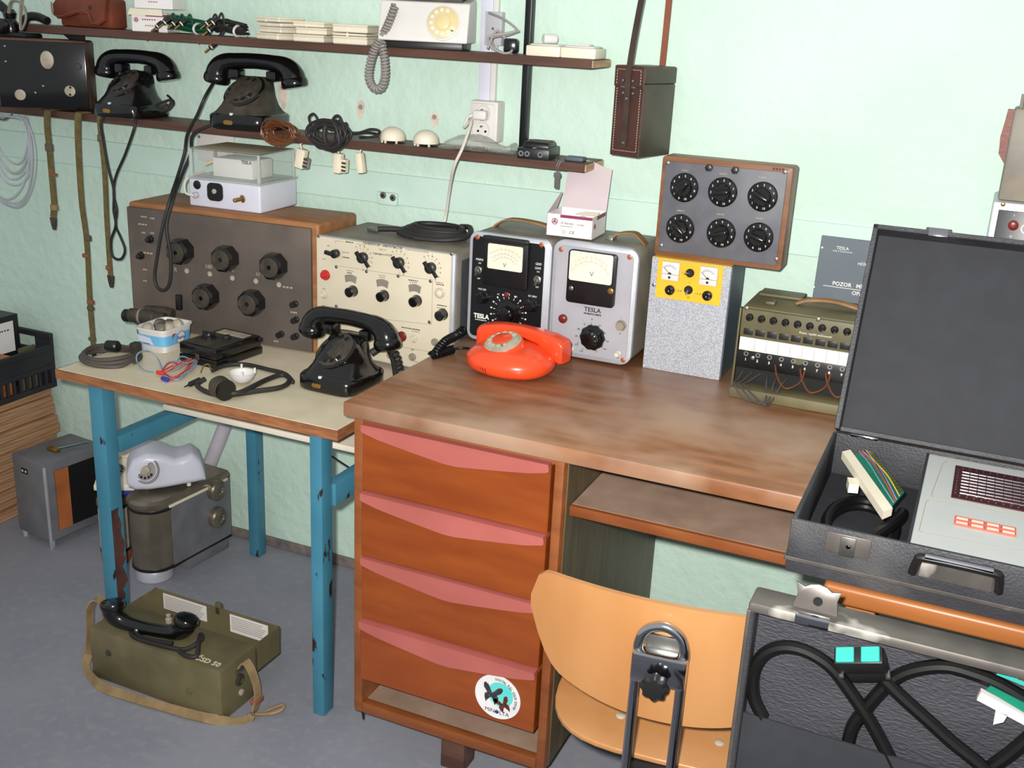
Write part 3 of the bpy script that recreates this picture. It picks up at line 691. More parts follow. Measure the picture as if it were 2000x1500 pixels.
for px, py in ((935, 527), (1050, 546)): t.inst('toggle_switch', sw, 'steel', Q(px, py))
bkk = knob_mesh([(.0165, 0), (.0165, .004), (.0135, .006), (.0125, .018), (.010, .020), (.002, .020)], (10, .08), 40)
for px, py in ((938, 582), (1034, 598)):
    p = Q(px, py, -.016); t.inst('knob', bkk, 'bakelite_clean', (p.x, -.003, p.z))
p = Q(987, 615, -.018); t.inst('range_knob', knob_mesh([(.031, 0), (.031, .003), (.019, .005), (.018, .022), (.015, .024), (.002, .024)], (8, .10), 48), 'bakelite_clean', (p.x, -.003, p.z))
bb = B()
for k in range(15):
    an = math.radians(-50+280*k/14); u = V((math.cos(an), 0, math.sin(an))); v = V((-math.sin(an), 0, math.cos(an)))
    bb.prism([(.033, -.0005), (.038, -.0005), (.038, .0005), (.033, .0005)], (p.x, -.0022, p.z), u, v, (0, -.0003, 0)); bb.prism([(.041, -.0016), (.045, -.0016), (.045, .0016), (.041, .0016)], (p.x, -.0022, p.z), u, v, (0, -.0003, 0))
t.part('range_scale', bb, 'white_print', pn, smooth=False)
for s_, px, py, z in (('MAINS', 937, 507, .0075), ('ON', 937, 514, .005), ('OFF', 935, 544, .005), ('GRID', 1052, 516, .0075), ('LEAK', 1051, 524, .0075), ('ON', 1051, 531, .005), ('OFF', 1049, 561, .005), ('SET ZERO', 1040, 579, .0055), ('MAX ADJ.', 942, 565, .0055), ('+V', 973, 575, .006), ('V-', 1009, 580, .006)):
    text(t, s_, Q(px, py, -.0023), z, 'white_print', parent=pn, sx=.85)
text(t, 'TESLA', Q(940, 618, -.0023), .0145, 'white_print', parent=pn, bold=.0006, sx=.95); dashes(t, Q(940, 626, -.0022), .03, 'white_print', 7, .0022, 3, pn)
p = Q(990, 575); t.inst('zero_lamp', knob_mesh([(.006, 0), (.006, .003), (.004, .004)]), 'dull_red', p)
handle(t, [(x0+.02, .09, Hh-.004), (x0+.028, .09, Hh+.006), (x0+.06, .09, Hh+.02), (cx+.03, .09, Hh+.018), (x1-.02, .09, Hh+.006), (x1-.012, .09, Hh-.004)], .022, 'tan_leather')
t.part('side_rivets', B().cyl((x0-.001, .06, .1), (x0+.003, .06, .1), .004, n=10), 'steel')
BV_TOP = DZ+Hh
# --- grey millivoltmeter
t = T('grey_millivoltmeter', 'silver-grey millivoltmeter with a large cream meter and one big black knob', 'instrument', (-.74, -.212, DZ))
a, b_ = t.y(1082, 470, 0), t.y(1250, 488, 0); x0, x1, Hh = a.x, b_.x, b_.z
t.part('case', B().box(x0+.003, x1-.003, .008, .206, .006, Hh-.003, .018, 3), 'case_grey')
cx, cz = (x0+x1)/2, Hh/2+.002
t.part('front_frame', B().prism(rrect(x1-x0, Hh-.004, .024, 5), (cx, -.002, cz), X_, Z_, (0, .018, 0), .004), 'silver_paint')
pn = t.part('front_panel', B().prism(rrect(x1-x0-.020, Hh-.026, .014, 4), (cx, -.0045, cz), X_, Z_, (0, .004, 0)), 'panel_silver')
Q = lambda px, py, v=-.005: t.y(px, py, v)
for px, py in ((1096, 487), (1230, 502), (1217, 703)): t.inst('screw', screwm(.0055), 'copper', Q(px, py))
c = Q(1157, 524); hc = Q(1157, 543)
mh = t.part('meter_housing', B().prism(rrect(.110, .116, .008), (hc.x, -.0045, hc.z), X_, Z_, (0, -.010, 0), .002), 'panel_black')
t.part('meter_face', B().prism(rrect(.097, .064, .005), (c.x, -.0145, c.z+.003), X_, Z_, (0, -.0012, 0)), 'meter_face', mh)
scale_arcs((c.x, c.z-.03), -.0159, ((.046, 30, 150, .0005), (.054, 50, 130, .0004)), t); text(t, 'V', (c.x+.003, -.016, c.z-.011), .015, parent=mh)
t.part('meter_glass', B().prism(rrect(.097, .064, .005), (c.x, -.0164, c.z+.003), X_, Z_, (0, -.0008, 0)), 'clear', mh, smooth=False)
p = Q(1115, 563, -.016); t.inst('bezel_screw', screwm(.005), 'steel', (p.x, -.0145, p.z), None, mh)
p = Q(1192, 569, -.016); t.inst('bezel_screw', screwm(.0065), 'brass', (p.x, -.0145, p.z), None, mh)
text(t, 'TESLA', Q(1157, 606), .0135, parent=pn, bold=.0002, sx=1.05); text(t, 'NF MILIVOLTMETR', Q(1157, 614), .0048, parent=pn, bold=.0002)
p = Q(1153, 662, -.02); t.inst('range_knob', knob_mesh([(.029, 0), (.029, .006), (.027, .010), (.020, .014), (.019, .026), (.016, .028), (.002, .028)], (10, .07), 50), 'bakelite_clean', (p.x, -.0045, p.z))
text(t, 'V', Q(1156, 624), .007, parent=pn)
bb = B(); c0 = Q(1153, 660)
for k in range(11):
    an = math.radians(-60+300*k/10); u = V((math.cos(an), 0, math.sin(an))); v = V((-math.sin(an), 0, math.cos(an)))
    bb.prism([(.030, -.0005), (.035, -.0005), (.035, .0005), (.030, .0005)], (c0.x, -.0047, c0.z), u, v, (0, -.0003, 0))
t.part('range_ticks', bb, 'dark_print', pn, smooth=False)
for s_, px, py in (('1', 1142, 632), ('10', 1171, 636), ('30', 1181, 651), ('100', 1186, 667), ('300', 1181, 682), ('0,3', 1130, 643), ('0,1', 1126, 657), ('0,03', 1126, 673), ('0,01', 1136, 686)):
    text(t, s_, Q(px, py), .0048, parent=pn)
p = Q(1100, 622); t.inst('pilot_lamp', knob_mesh([(.010, 0), (.010, .004), (.008, .006), (.003, .008)]), 'dull_red', p)
p = Q(1211, 637, -.012); t.inst('small_knob', knob_mesh([(.012, 0), (.012, .003), (.0105, .004), (.0095, .012), (.002, .012)], (6, .06), 36), 'case_grey', (p.x, -.0045, p.z))
for s_, px, py in (('I', 1213, 622), ('0', 1211, 652)): text(t, s_, Q(px, py), .0055, parent=pn)
p = Q(1207, 691, -.008); t.inst('earth_terminal', knob_mesh([(.006, 0), (.006, .003), (.0035, .004), (.0035, .008), (.005, .009), (.005, .014), (.002, .014)]), 'clear_lamp', (p.x, -.0045, p.z))
p = Q(1115, 681, -.008); t.inst('earth_terminal', knob_mesh([(.006, 0), (.006, .003), (.0035, .004), (.0035, .008), (.005, .009), (.005, .014), (.002, .014)]), 'clear_lamp', (p.x, -.0045, p.z))
dashes(t, Q(1208, 700), .008, 'dark_print', 1, .001, 1, pn)
handle(t, [(cx+.005, .085, Hh-.004), (cx+.02, .085, Hh+.012), (cx+.055, .085, Hh+.018), (x1-.025, .085, Hh+.008), (x1-.012, .085, Hh-.004)], .026, 'tan_leather')
hb = t.part('strap_buckle', B().box(cx-.005, cx+.012, .07, .1, Hh-.004, Hh+.003, .001), 'steel')
MV_TOP = DZ+Hh
# --- silver power supply with yellow panel
t = T('power_supply', 'speckled silver metal power supply with a yellow meter panel', 'instrument', (-.54, -.186, DZ))
a, b_ = t.y(1275, 500, 0), t.y(1430, 521, 0); x0, x1, Hh = a.x, b_.x, a.z-.001
t.part('case', B().box(x0+.001, x1-.001, .003, .135, 0, Hh, .001, 1), 'case_grey'); t.part('side_cover', B().box(x1-.001, x1+.001, .006, .13, .002, Hh-.002), 'mint_duct' if 0 else 'folder_grey')
fp = t.part('front_plate', B().box(x0, x1, -.003, .003, 0, Hh, .0008, 1), 'hammer')
a, b_ = t.y(1288, 506, -.003), t.y(1408, 598, -.003)
yp = t.part('yellow_panel', B().box(x0+.014, x1-.016, -.0045, -.003, b_.z+.0, Hh-.001, .0003, 1), 'yellow'); t.part('top_strip', B().box(x0+.002, x1-.002, -.003, .06, Hh, Hh+.001), 'yellow', label='yellow strip folded over the top edge')
Q = lambda px, py, v=-.005: t.y(px, py, v)
for px, py in ((1311, 529), (1385, 539)):
    c = Q(px, py); mh = t.part('panel_meter', B().box(c.x-.0185, c.x+.0185, -.012, -.0045, c.z-.0195, c.z+.0195, .0015), 'white_plastic')
    scale_arcs((c.x-.002, c.z-.004), -.0122, ((.015, 40, 140, .0004),), t, 'dark_print')
    bb = B(); bb.prism([(-.018, -.0006), (.018, -.0006), (.018, .0), (-.018, .0)], (c.x, -.0121, c.z-.006), X_, Z_, (0, -.0003, 0)); bb.prism([(-.003, -.0005), (-.014, .010), (-.0133, .0108), (-.002, 0)], (c.x, -.0121, c.z-.004), X_, Z_, (0, -.0003, 0)); bb.prism([(x, max(z, 0)) for x, z in circ(.004, 16)], (c.x-.001, -.0121, c.z-.006), X_, Z_, (0, -.0004, 0)); bb.prism(circ(.0028, 14), (c.x-.001, -.0121, c.z-.013), X_, Z_, (0, -.0008, 0))
    t.part('meter_marks', bb, 'dark_print', mh, smooth=False)
sk = B(); sk.lathe([(.009, 0), (.009, .004), (.007, .006)], (0, 0, 0), (0, -1, 0), 18); sk = sk.mesh('rotary_switch')
lv = B().cyl((0, -.006, 0), (-.009, -.012, -.001), .0016, .0024, 8).mesh('switch_lever')
for px, py, an in ((1348, 533, 0), (1345, 566, 1.2)):
    k = t.inst('rotary_switch', sk, 'black_plastic', Q(px, py)); l_ = t.inst('switch_lever', lv, 'chrome', (0, 0, 0), (0, -an, 0), k)
fu = knob_mesh([(.0105, 0), (.0105, .006), (.009, .008), (.005, .009), (.002, .007)])
for px, py in ((1309, 566), (1382, 577)): t.inst('fuse_holder', fu, 'bakelite_clean', Q(px, py))
for s_, px, py, z in (('1,6 A', 1326, 568, .006), ('1,6 A', 1363, 574, .006), ('I', 1346, 552, .006), ('O', 1344, 581, .007), ('+', 1333, 533, .005), ('-', 1362, 536, .005)): text(t, s_, Q(px, py, -.0047), z, parent=yp)
t.inst('screw', screwm(.004), 'steel', Q(1277, 556, -.003))
PS_TOP = DZ+Hh
# --- decade resistance box
t = T('decade_box', 'wooden-framed decade resistance box with six round black dials', 'instrument', (-.5, -.165, PS_TOP+.001))
a, b_ = t.y(1294, 304, 0), t.y(1548, 326, 0); c_ = t.y(1281, 489, 0); x0, x1, Hh = (a.x+c_.x)/2, b_.x+.003, a.z+.001
t.part('case', B().box(x0, x1, 0, .062, 0, Hh, .006, 3), 'decade_wood'); t.part('front_frame', B().prism(rrect(x1-x0, Hh, .006), ((x0+x1)/2, -.004, Hh/2), X_, Z_, (0, .006, 0), .0015), 'decade_wood')
pn = t.part('front_panel', B().box(x0+.008, x1-.010, -.007, -.002, .010, Hh-.010, .001), 'decade_panel')
Q = lambda px, py, v=-.0072: t.y(px, py, v)
dm = B().lathe([(.030, 0), (.030, .004), (.028, .006), (.018, .007), (.017, .012), (.015, .014), (.002, .014)], (0, 0, 0), (0, -1, 0), 40).mesh('dial'); gm = B().box(-.0055, .0055, -.024, -.013, -.0165, .0165, .004, 3).mesh('grip')
nums = [textmesh(str(k), .0065) for k in range(11)]
for me in nums: me.transform(Matrix((X_, Z_, -Y_)).transposed().to_4x4())
for px, py, an in ((1337, 366, .6), (1412, 375, 1.4), (1490, 384, 2.0), (1329, 446, 2.3), (1409, 455, 1.2), (1482, 463, 1.9)):
    p = Q(px, py); d = t.inst('dial', dm, 'bakelite_clean', p); t.inst('grip', gm, 'bakelite_clean', (0, 0, 0), (0, an, 0), d)
    for k in range(11):
        aa = math.radians(250-k*32.7-(0)); t.inst('numeral', nums[k], 'white_print', (.0235*math.cos(aa), -.0066, .0235*math.sin(aa)), None, d)
for px, py in ((1386, 327), (1437, 332)): t.inst('terminal', knob_mesh([(.007, 0), (.007, .004), (.008, .005), (.007, .012), (.003, .013)], (6, .12), 36), 'black_plastic', Q(px, py))
for px, py in ((1304, 318), (1533, 336), (1291, 479), (1516, 506)): t.inst('screw', screwm(.0042), 'steel', Q(px, py))
dashes(t, Q(1521, 333), .024, 'dull_red', 4, .005, 9, pn); text(t, '1000x', Q(1338, 333), .006, 'faint_print', parent=pn)
for i, (px, py) in enumerate(((1413, 341), (1490, 348), (1330, 413), (1408, 420), (1484, 428))): dashes(t, Q(px, py), .016, 'faint_print', 4, .003, i, pn)
DEC_TOP = t
# --- green military switchboard
t = T('field_switchboard', 'olive green army field switchboard with a row of jacks and white name strip', 'switchboard', (-.25, -.235, DZ))
a = t.y(1450, 597, 0); x0 = a.x; x1 = x0+.36; Hh = a.z
t.part('case', B().box(x0, x1, .004, .168, 0, Hh, .006, 2), 'olive_dusty'); t.part('case_rib', B().box(x0-.004, x0, -.004, .012, .0, Hh-.004, .001), 'olive')
t.part('lower_tray', B().box(x0+.002, x1, -.05, .006, 0, .022, .004), 'olive_dusty', label='open lower flap with tangled cords')
Q = lambda px, py, v=-.004: t.y(px, py, v)
p1 = Q(1449, 655); p2 = Q(1449, 662); p3 = Q(1446, 681); p4 = Q(1444, 716)
up = t.part('upper_panel', B().box(x0+.002, x1, -.004, .006, p1.z, Hh-.004, .001), 'olive')
ns = t.part('name_strip', B().box(x0+.004, x1, -.006, -.002, p3.z-.001, p1.z-.002, .0008), 'white_print')
jp = t.part('jack_panel', B().box(x0+.001, x1, -.005, .006, p4.z, p3.z-.001, .001), 'panel_black'); t.part('cord_recess', B().box(x0+.002, x1, -.001, .004, .02, p4.z), 'black_hole')
for px, py in ((1458, 602), (1598, 624), (1470, 699), (1658, 732)): t.inst('screw', screwm(.0042), 'steel', Q(px, py, -.005))
pitch = (Q(1528, 626).x-Q(1465, 619).x)/2.7
dm = knob_mesh([(.0075, 0), (.0075, .004), (.006, .006), (.006, .012), (.003, .0125)]); jm = B().ring((0, 0, 0), (0, -1, 0), .0028, .005, .002, 14).mesh('jack'); fm = B().box(-.0095, .0095, -.0012, 0, -.0065, .0065, .0004).mesh('flap')
X0 = Q(1465, 619).x; zk = Q(1465, 619).z; zf = Q(1465, 648).z; xj = Q(1458, 688).x; zj = Q(1458, 690).z
for k in range(14):
    x = X0+k*pitch
    if x > x1-.01: break
    t.inst('signal_knob', dm, 'bakelite_clean', (x, -.004, zk)); t.inst('drop_flap', fm, 'white_print' if k in (4, 5, 7) else 'black_plastic', (x, -.004, zf))
    t.inst('jack', jm, 'steel', (xj+k*pitch, -.005, zj)); text(t, str(k+1), (xj+k*pitch, -.0052, zj-.0125), .0075, 'white_print', parent=jp, bold=.0002)
    t.part('name_divider', B().box(xj+(k+.6)*pitch-.0004, xj+(k+.6)*pitch+.0004, -.0062, -.006, p3.z+.0, p1.z-.003), 'faint_print', ns, smooth=False)
text(t, 'Pozor, vypětí nečinnosti!', Q(1593, 654), .0062, 'white_print', parent=up)
t.part('notch', B().prism([(.012*math.cos(math.radians(180+k*18)), .012*math.sin(math.radians(180+k*18))) for k in range(11)], V((Q(1563, 684).x, -.0052, p3.z-.0015)), X_, Z_, (0, -.0012, 0)), 'olive')
t.part('top_catch', B().box(x0+.038, x0+.058, .035, .06, Hh, Hh+.008, .003), 'olive'); t.part('top_plate', B().box(x0+.01, x0+.10, .11, .166, Hh, Hh+.006, .002), 'olive')
t.part('carry_strap', B().ribbon([(x0+.095, .075, Hh+.004), (x0+.12, .075, Hh+.014), (x0+.17, .075, Hh+.018), (x0+.22, .075, Hh+.010), (x0+.25, .075, Hh+.003)], .02, .005, Y_), 'tan_leather')
rnd = random.Random(5)
for k in range(3):
    s_ = Q(1450, 722, -.01)
    pts = [(s_.x+k*.018, -.004, s_.z-.004), (s_.x-.002+k*.012, -.03, s_.z-.014), (s_.x-.004+k*.01, -.052, .03), (s_.x+.02+k*.02, -.06-.006*k, .006), (s_.x+.06+k*.006, -.058, .006), (s_.x+.055+k*.014, -.03, .035), (s_.x+.05+k*.02, -.006, s_.z-.006)]
    t.part('patch_cord', B().tube(pts, .0022, 6), 'cable_brown')
for k in range(4):
    xa = x0+.08+k*.05; t.part('patch_cord', B().tube([(xa, -.003, .07), (xa+.01, -.02, .05), (xa+.03, -.03, .032), (xa+.055, -.02, .045), (xa+.06, -.003, .07)], .002, 6), 'brown_wire')
# --- grey folder behind
t = T('instruction_folder', 'dark grey printed instruction folder leaning on the wall behind the switchboard', 'folder', (-.2, -.057, DZ))
zt = t.y(1605, 458, .03).z; zl = DZ
rot = Matrix.Rotation(math.radians(-6), 4, 'X')
xl = t.y(1598, 500, .02).x
t.part('cover', B().box(xl, xl+.215, 0, .004, .0, zt+.0, .0008, 1, M=rot), 'folder_grey')
Q = lambda px, py: (lambda p: rot @ V((p.x, -.0003, p.z)))(t.y(px, py, .022))
nv = rot.to_3x3() @ Z_
text(t, 'TESLA', Q(1645, 485), .0095, 'white_print', v=nv); text(t, 'made in Czechoslovakia', Q(1645, 491), .0042, 'white_print', v=nv)
text(t, 'MĚŘIČ ÚROVNĚ', Q(1675, 515), .0075, 'white_print', v=nv, align='LEFT'); text(t, 'POZOR   MĚŘICÍ PŘÍSTROJ', Q(1626, 552), .0115, 'white_print', v=nv, align='LEFT', bold=.0002); text(t, 'OPATRNĚ', Q(1664, 571), .0115, 'white_print', v=nv, align='LEFT', bold=.0002)
p = Q(1608, 556); t.part('rule_line', B().box(p.x, p.x+.15, p.y-.0004, p.y, p.z-.0006, p.z+.0006), 'white_print', smooth=False)
for px, py in ((1605, 483), (1590, 559)): p = Q(px, py); t.part('punch_hole', B().cyl(p+V((0, -.0003, 0)), p, .0022, n=10), 'white_print')
# --- instruments behind the open case
t = T('switch_instrument', 'tall grey-framed instrument with a black switch panel behind the open black case', 'instrument', (.12, -.2, DZ))
a = t.y(1940, 392, 0); x0 = a.x; Hh = a.z
t.part('case', B().box(x0, x0+.22, .004, .16, 0, Hh, .006, 2), 'silver_paint'); t.part('front_frame', B().box(x0, x0+.22, -.006, .006, 0, Hh, .004, 2), 'silver_paint')
pn = t.part('front_panel', B().box(x0+.012, x0+.21, -.008, -.004, .012, Hh-.014, .001), 'panel_black')
Q = lambda px, py, v=-.0085: t.y(px, py, v)
t.inst('screw', screwm(.004), 'brass', Q(1959, 399)); t.inst('screw', screwm(.004), 'chrome', Q(1947, 475)); p = Q(1979, 440); t.inst('rotary_switch', knob_mesh([(.009, 0), (.009, .004), (.005, .006), (.002, .006)]), 'dull_red', p)
text(t, 'I', Q(1981, 421), .006, 'white_print', parent=pn); text(t, 'O', Q(1974, 462), .006, 'white_print', parent=pn); t.part('socket_ring', B().ring(Q(2004, 447), (0, -1, 0), .007, .009, .002), 'white_print', pn)
top = DZ+Hh
t = T('leather_cased_unit', 'dusty grey box in a brown leather holder standing on the black switch instrument', 'box', (.12, -.185, top))
a = t.y(1966, 210, 0); b_ = t.y(1962, 378, 0); x0 = (a.x+b_.x)/2+.002; Hh = a.z
t.part('body', B().box(x0, x0+.12, 0, .1, 0, Hh, .006, 2), 'case_grey')
pl_ = [t.y(px, py, .03) for px, py in ((1969, 214), (1962, 240), (1953, 270), (1952, 285), (1950, 300), (1962, 322))]
t.part('leather_flap', B().prism([(p.x, p.z) for p in pl_]+[(x0+.004, pl_[-1].z), (x0+.004, pl_[0].z)], (0, .03, 0), X_, Z_, (0, .03, 0)), 'brown_leather')
t.part('aerial', B().cyl((x0+.01, .03, Hh-.002), (x0+.01, .03, Hh+.024), .003, n=10), 'case_grey')
# ================================================================== telephones
def handset_parts(t, M, m, s=1.0, parent=None, drop=.034):
    """old handset: thick arched grip along x flowing into two cups turned down; M places it in the thing's coordinates"""
    f = lambda x, z: M @ V((x*s, 0, z*s))
    pts = [f(-.104, -.004), f(-.101, .008), f(-.092, .020), f(-.076, .029), (f(-.05, .034)), f(0, .0365), f(.05, .034), f(.076, .029), f(.092, .020), f(.101, .008), f(.104, -.004)]
    o = t.part('handset_grip', B().tube(pts, [.0295*s, .0285*s, .0260*s, .0225*s, .0190*s, .0180*s, .0190*s, .0225*s, .0260*s, .0285*s, .0295*s], 18, 4), m, parent, ang=60)
    for sg in (-1, 1):
        d = (M.to_3x3() @ V((sg*.2, 0, -1))).normalized(); c = f(sg*.1035, -.001)
        prof = [(.0285*s, -.004*s), (.031*s, .0), (.0325*s, .006*s), (.0325*s, (drop-.020)*s), (.0295*s, (drop-.015)*s), (.020*s, (drop-.013)*s), (.004*s, (drop-.0135)*s)]
        t.part('earpiece' if sg < 0 else 'mouthpiece', B().lathe(prof, c, d, 28), m, parent)
    return o
def dial_parts(t, c, n, r, m_plate, m_wheel, m_cap, holes=10, hm='black_hole', rcap=.42):
    u, v, w = basis(n); c = V(c)
    if v.z < 0: u, v = -u, -v
    pl_ = t.part('dial_plate', B().lathe([(r*1.08, -.004), (r*1.08, .001), (r, .003)], c, w, 36), m_plate)
    wh = t.part('finger_wheel', B().lathe([(r*.97, .003), (r*.97, .0055), (r*.92, .0065), (r*.5, .0068), (r*.48, .0085), (r*.2, .009)], c, w, 36), m_wheel)
    for k in range(holes):
        a = math.radians(70+k*(290/10)*1.0)
        p = c+u*(math.cos(a)*r*.73)+v*(math.sin(a)*r*.73)
        t.part('finger_hole', B().lathe([(r*.125, .0062), (r*.125, .0074), (r*.10, .0072)], p, w, 12), hm, wh)
    t.part('dial_centre', B().lathe([(r*rcap, .0085), (r*rcap, .0095), (r*rcap*.9, .0102), (.0005, .0104)], c, w, 28), m_cap, wh)
    p = c+u*(r*.75)-v*(r*.55); t.part('finger_stop', B().cyl(p+w*.001, p+w*.010-u*.006+v*.002, .0016, n=8), 'steel', pl_)
def desk_phone(name, label, loc, rz, cords, s=1.0, dusty='bakelite', hdrop=.034, hyaw=0, dialn=(-.0, -.62, .78), hroll=0):
    t = T(name, label, 'telephone', loc, rz)
    k = s
    base = [sqring(.066*k, .070*k, 0, 0, 0, p=5), sqring(.070*k, .074*k, .004*k, p=5), sqring(.070*k, .074*k, .028*k, p=5), sqring(.066*k, .070*k, .033*k, p=5)]
    t.part('base', B().loft(base), 'bakelite_clean', ang=50)
    body = [sqring(.064*k, .068*k, .033*k, p=4.5), sqring(.060*k, .064*k, .038*k, p=4), sqring(.053*k, .057*k, .050*k, 0, .002*k, p=3.4), sqring(.047*k, .050*k, .068*k, 0, .006*k, p=3), sqring(.043*k, .040*k, .086*k, 0, .016*k, p=2.8), sqring(.040*k, .024*k, .102*k, 0, .026*k, p=2.6), sqring(.034*k, .014*k, .108*k, 0, .028*k, p=2.6)]
    t.part('body', B().loft(body), dusty, ang=60)
    dn = V(dialn).normalized(); dc = V((-.003*k, -.018*k, .079*k))
    t.part('dial_collar', B().lathe([(.050*k, -.036*k), (.050*k, -.014*k), (.0485*k, -.002*k)], dc, dn, 32), dusty)
    dial_parts(t, dc, dn, .0445*k, 'bakelite_clean', 'dusty_black', 'dusty_black')
    for sg in (-1, 1):
        t.part('cradle_fork', B().box(sg*.045*k-.012*k, sg*.045*k+.012*k, .010*k, .044*k, .100*k, .122*k, .004*k), 'bakelite_clean')
    t.part('name_plate', B().prism(rrect(.022*k, .009*k, .004*k), (-.012*k, -.0745*k, .016*k), X_, Z_, (0, -.001, 0)), 'brass'); t.part('white_button', B().box(-.010*k, -.003*k, -.0715*k, -.066*k, .029*k, .036*k, .001), 'white_plastic')
    M = Matrix.Translation(V((0, .027*k, .108*k))) @ Matrix.Rotation(math.radians(hyaw), 4, 'Z') @ Matrix.Rotation(math.radians(hroll), 4, 'Y')
    g = handset_parts(t, M, 'bakelite_clean', k*.9, None, hdrop)
    for pts, r, m, curl in cords:
        pts = [t.L(p) for p in pts]
        t.part('cord', B().tube(helix_along(pts, .0075, .0095, 8) if curl else pts, r, 6 if curl else 8, 1 if curl else 6, smooth=not curl), m)
    return t
# black phone on the table
pc = (ZP(575, 757, TZ)+ZP(738, 747, TZ))*.5
ptab = V((-1.262, -.395, TZ))
desk_phone('rotary_telephone', 'glossy black rotary telephone on the cream table before the generator', ptab, -2, [
    ([ptab+V((.100, .03, .095)), ptab+V((.118, .035, .08)), ptab+V((.127, .035, .05)), ptab+V((.135, .04, .022)), ptab+V((.143, .05, .006))], .0032, 'cable_dark', True),
    ([ptab+V((.03, .075, .06)), ptab+V((.055, .10, .075)), ptab+V((.08, .09, .055)), ptab+V((.10, .07, .03)), ptab+V((.112, .055, .008))], .009, 'cable_dark', False)], 1.07, dialn=(-.16, -.60, .78))
# two black phones on the lower shelf
sy = -.072
p1 = V((-2.118, sy-.006, LZ))
def down(px0, py0, pts, y=-.15): return [YP(px, py, y) for px, py in pts]
desk_phone('rotary_telephone', 'dusty black rotary telephone on the lower shelf beside the dark wooden box', p1, 2, [
    ([p1+V((-.02, -.055, .01)), YP(198, 236, -.15), YP(203, 280, -.14), YP(212, 330, -.14), YP(222, 370, -.14), YP(222, 410, -.14), YP(226, 440, -.14), YP(217, 470, -.14), YP(220, 500, -.14), YP(236, 506, -.14), YP(244, 488, -.14), YP(235, 462, -.14), YP(226, 440, -.135), YP(228, 410, -.135), YP(222, 380, -.135), YP(226, 345, -.135), YP(245, 300, -.14), YP(262, 250, -.15), p1+V((.06, -.05, .01))], .0036, 'cable_dark', False),
    ([p1+V((.105, .02, .06)), p1+V((.135, .0, .05)), p1+V((.13, -.02, .03)), p1+V((.10, -.02, .035)), p1+V((.115, .02, .05)), p1+V((.14, .0, .04)), p1+V((.12, -.01, .02)), p1+V((.07, .02, .015))], .003, 'cable_dark', False)], 1.08, dialn=(-.15, -.62, .78))
p2 = V((-1.735, sy-.005, LZ))
desk_phone('rotary_telephone', 'brownish-dusty black rotary telephone on the lower shelf beside the coiled wires', p2, 8, [
    ([p2+V((-.110, .0, .105)), YP(400, 190, -.17), YP(385, 225, -.17), YP(366, 262, -.155), YP(360, 300, -.15), YP(345, 350, -.2), YP(335, 380, -.30), YP(318, 440, -.325), YP(307, 500, -.325), YP(302, 540, -.325), YP(308, 562, -.325), YP(322, 566, -.325), YP(332, 548, -.325), YP(333, 500, -.325), YP(325, 440, -.325), YP(340, 385, -.30), YP(352, 350, -.2), YP(372, 300, -.15), YP(378, 262, -.155), p2+V((-.055, -.06, .012))], .0042, 'cable_dark', False)], 1.15, dusty='dusty_black', hyaw=0, dialn=(-.12, -.62, .78), hdrop=.034)
# orange phone
po = (ZP(905, 700, DZ)+ZP(1085, 722, DZ))*.5
oc = V((-.860, -.372, DZ))
t = T('orange_telephone', 'bright orange round rotary telephone on the brown desk', 'telephone', oc, -6)
rg = []
for rx, ry, z, cy in ((.058, .050, .0, .004), (.078, .068, .004, .002), (.092, .080, .014, 0), (.0955, .083, .026, 0), (.0935, .081, .036, 0), (.086, .075, .045, .002), (.073, .064, .053, .004), (.055, .048, .059, .007), (.030, .028, .063, .010)):
    rg.append(sqring(rx, ry, z, 0, cy, n=48, p=2.25))
t.part('body', B().loft(rg), 'orange', ang=80)
dn = V((-.12, -.32, 1)).normalized(); dc = V((-.012, -.016, .0665))
t.part('dial_collar', B().lathe([(.046, -.02), (.044, -.008), (.041, -.001)], dc, dn, 36), 'orange')
dial_parts(t, dc, dn, .037, 'dial_dusty', 'dial_dusty', 'orange', hm='clear_lamp', rcap=.58)
g = []; 
hp = [(-.103, .052, .030), (-.100, .052, .052), (-.085, .052, .068), (-.05, .052, .079), (0, .052, .082), (.05, .052, .079), (.085, .052, .068), (.104, .052, .056)]
secs = []
for x, hz0, hz1, hw in ((-.104, .028, .070, .021), (-.098, .026, .077, .023), (-.075, .036, .083, .022), (-.045, .058, .088, .0175), (0, .067, .090, .016), (.045, .058, .088, .0175), (.075, .036, .083, .022), (.098, .026, .076, .023), (.105, .028, .069, .021)):
    secs.append([(x, .050+a_, (hz0+hz1)/2+c_) for a_, c_ in rrect(hw*2, hz1-hz0, .007, 3)])
t.part('handset', B().loft(secs), 'orange', ang=50)
for an0, cnt in ((224, 11), (292, 6)):
    for k in range(cnt):
        an = math.radians(an0+k*3.8); e1 = V((.0890*math.cos(an), .0775*math.sin(an), .010)); e2 = V((.0960*math.cos(an), .0835*math.sin(an), .025)); tg = V((-math.sin(an), math.cos(an), 0)); ax = e2-e1; nn = tg.cross(ax).normalized()
        if nn.dot(V((math.cos(an), math.sin(an), 0))) < 0: nn = -nn
        t.part('speaker_slot', B().prism([(-.0008, 0), (.0008, 0), (.0008, ax.length), (-.0008, ax.length)], e1+nn*.0002, tg, ax.normalized(), nn*.0009), 'dull_red', smooth=False)
L_ = lambda px, py, z: t.L(ZP(px, py, z))
cl = [t.L(YP(905, 643, -.30)), t.L(YP(890, 655, -.30)), t.L(ZP(868, 668, DZ+.03)), t.L(ZP(850, 690, DZ+.012)), t.L(ZP(842, 694, DZ+.009)), t.L(ZP(860, 690, DZ+.009)), t.L(ZP(885, 682, DZ+.009)), t.L(ZP(910, 680, DZ+.012))]
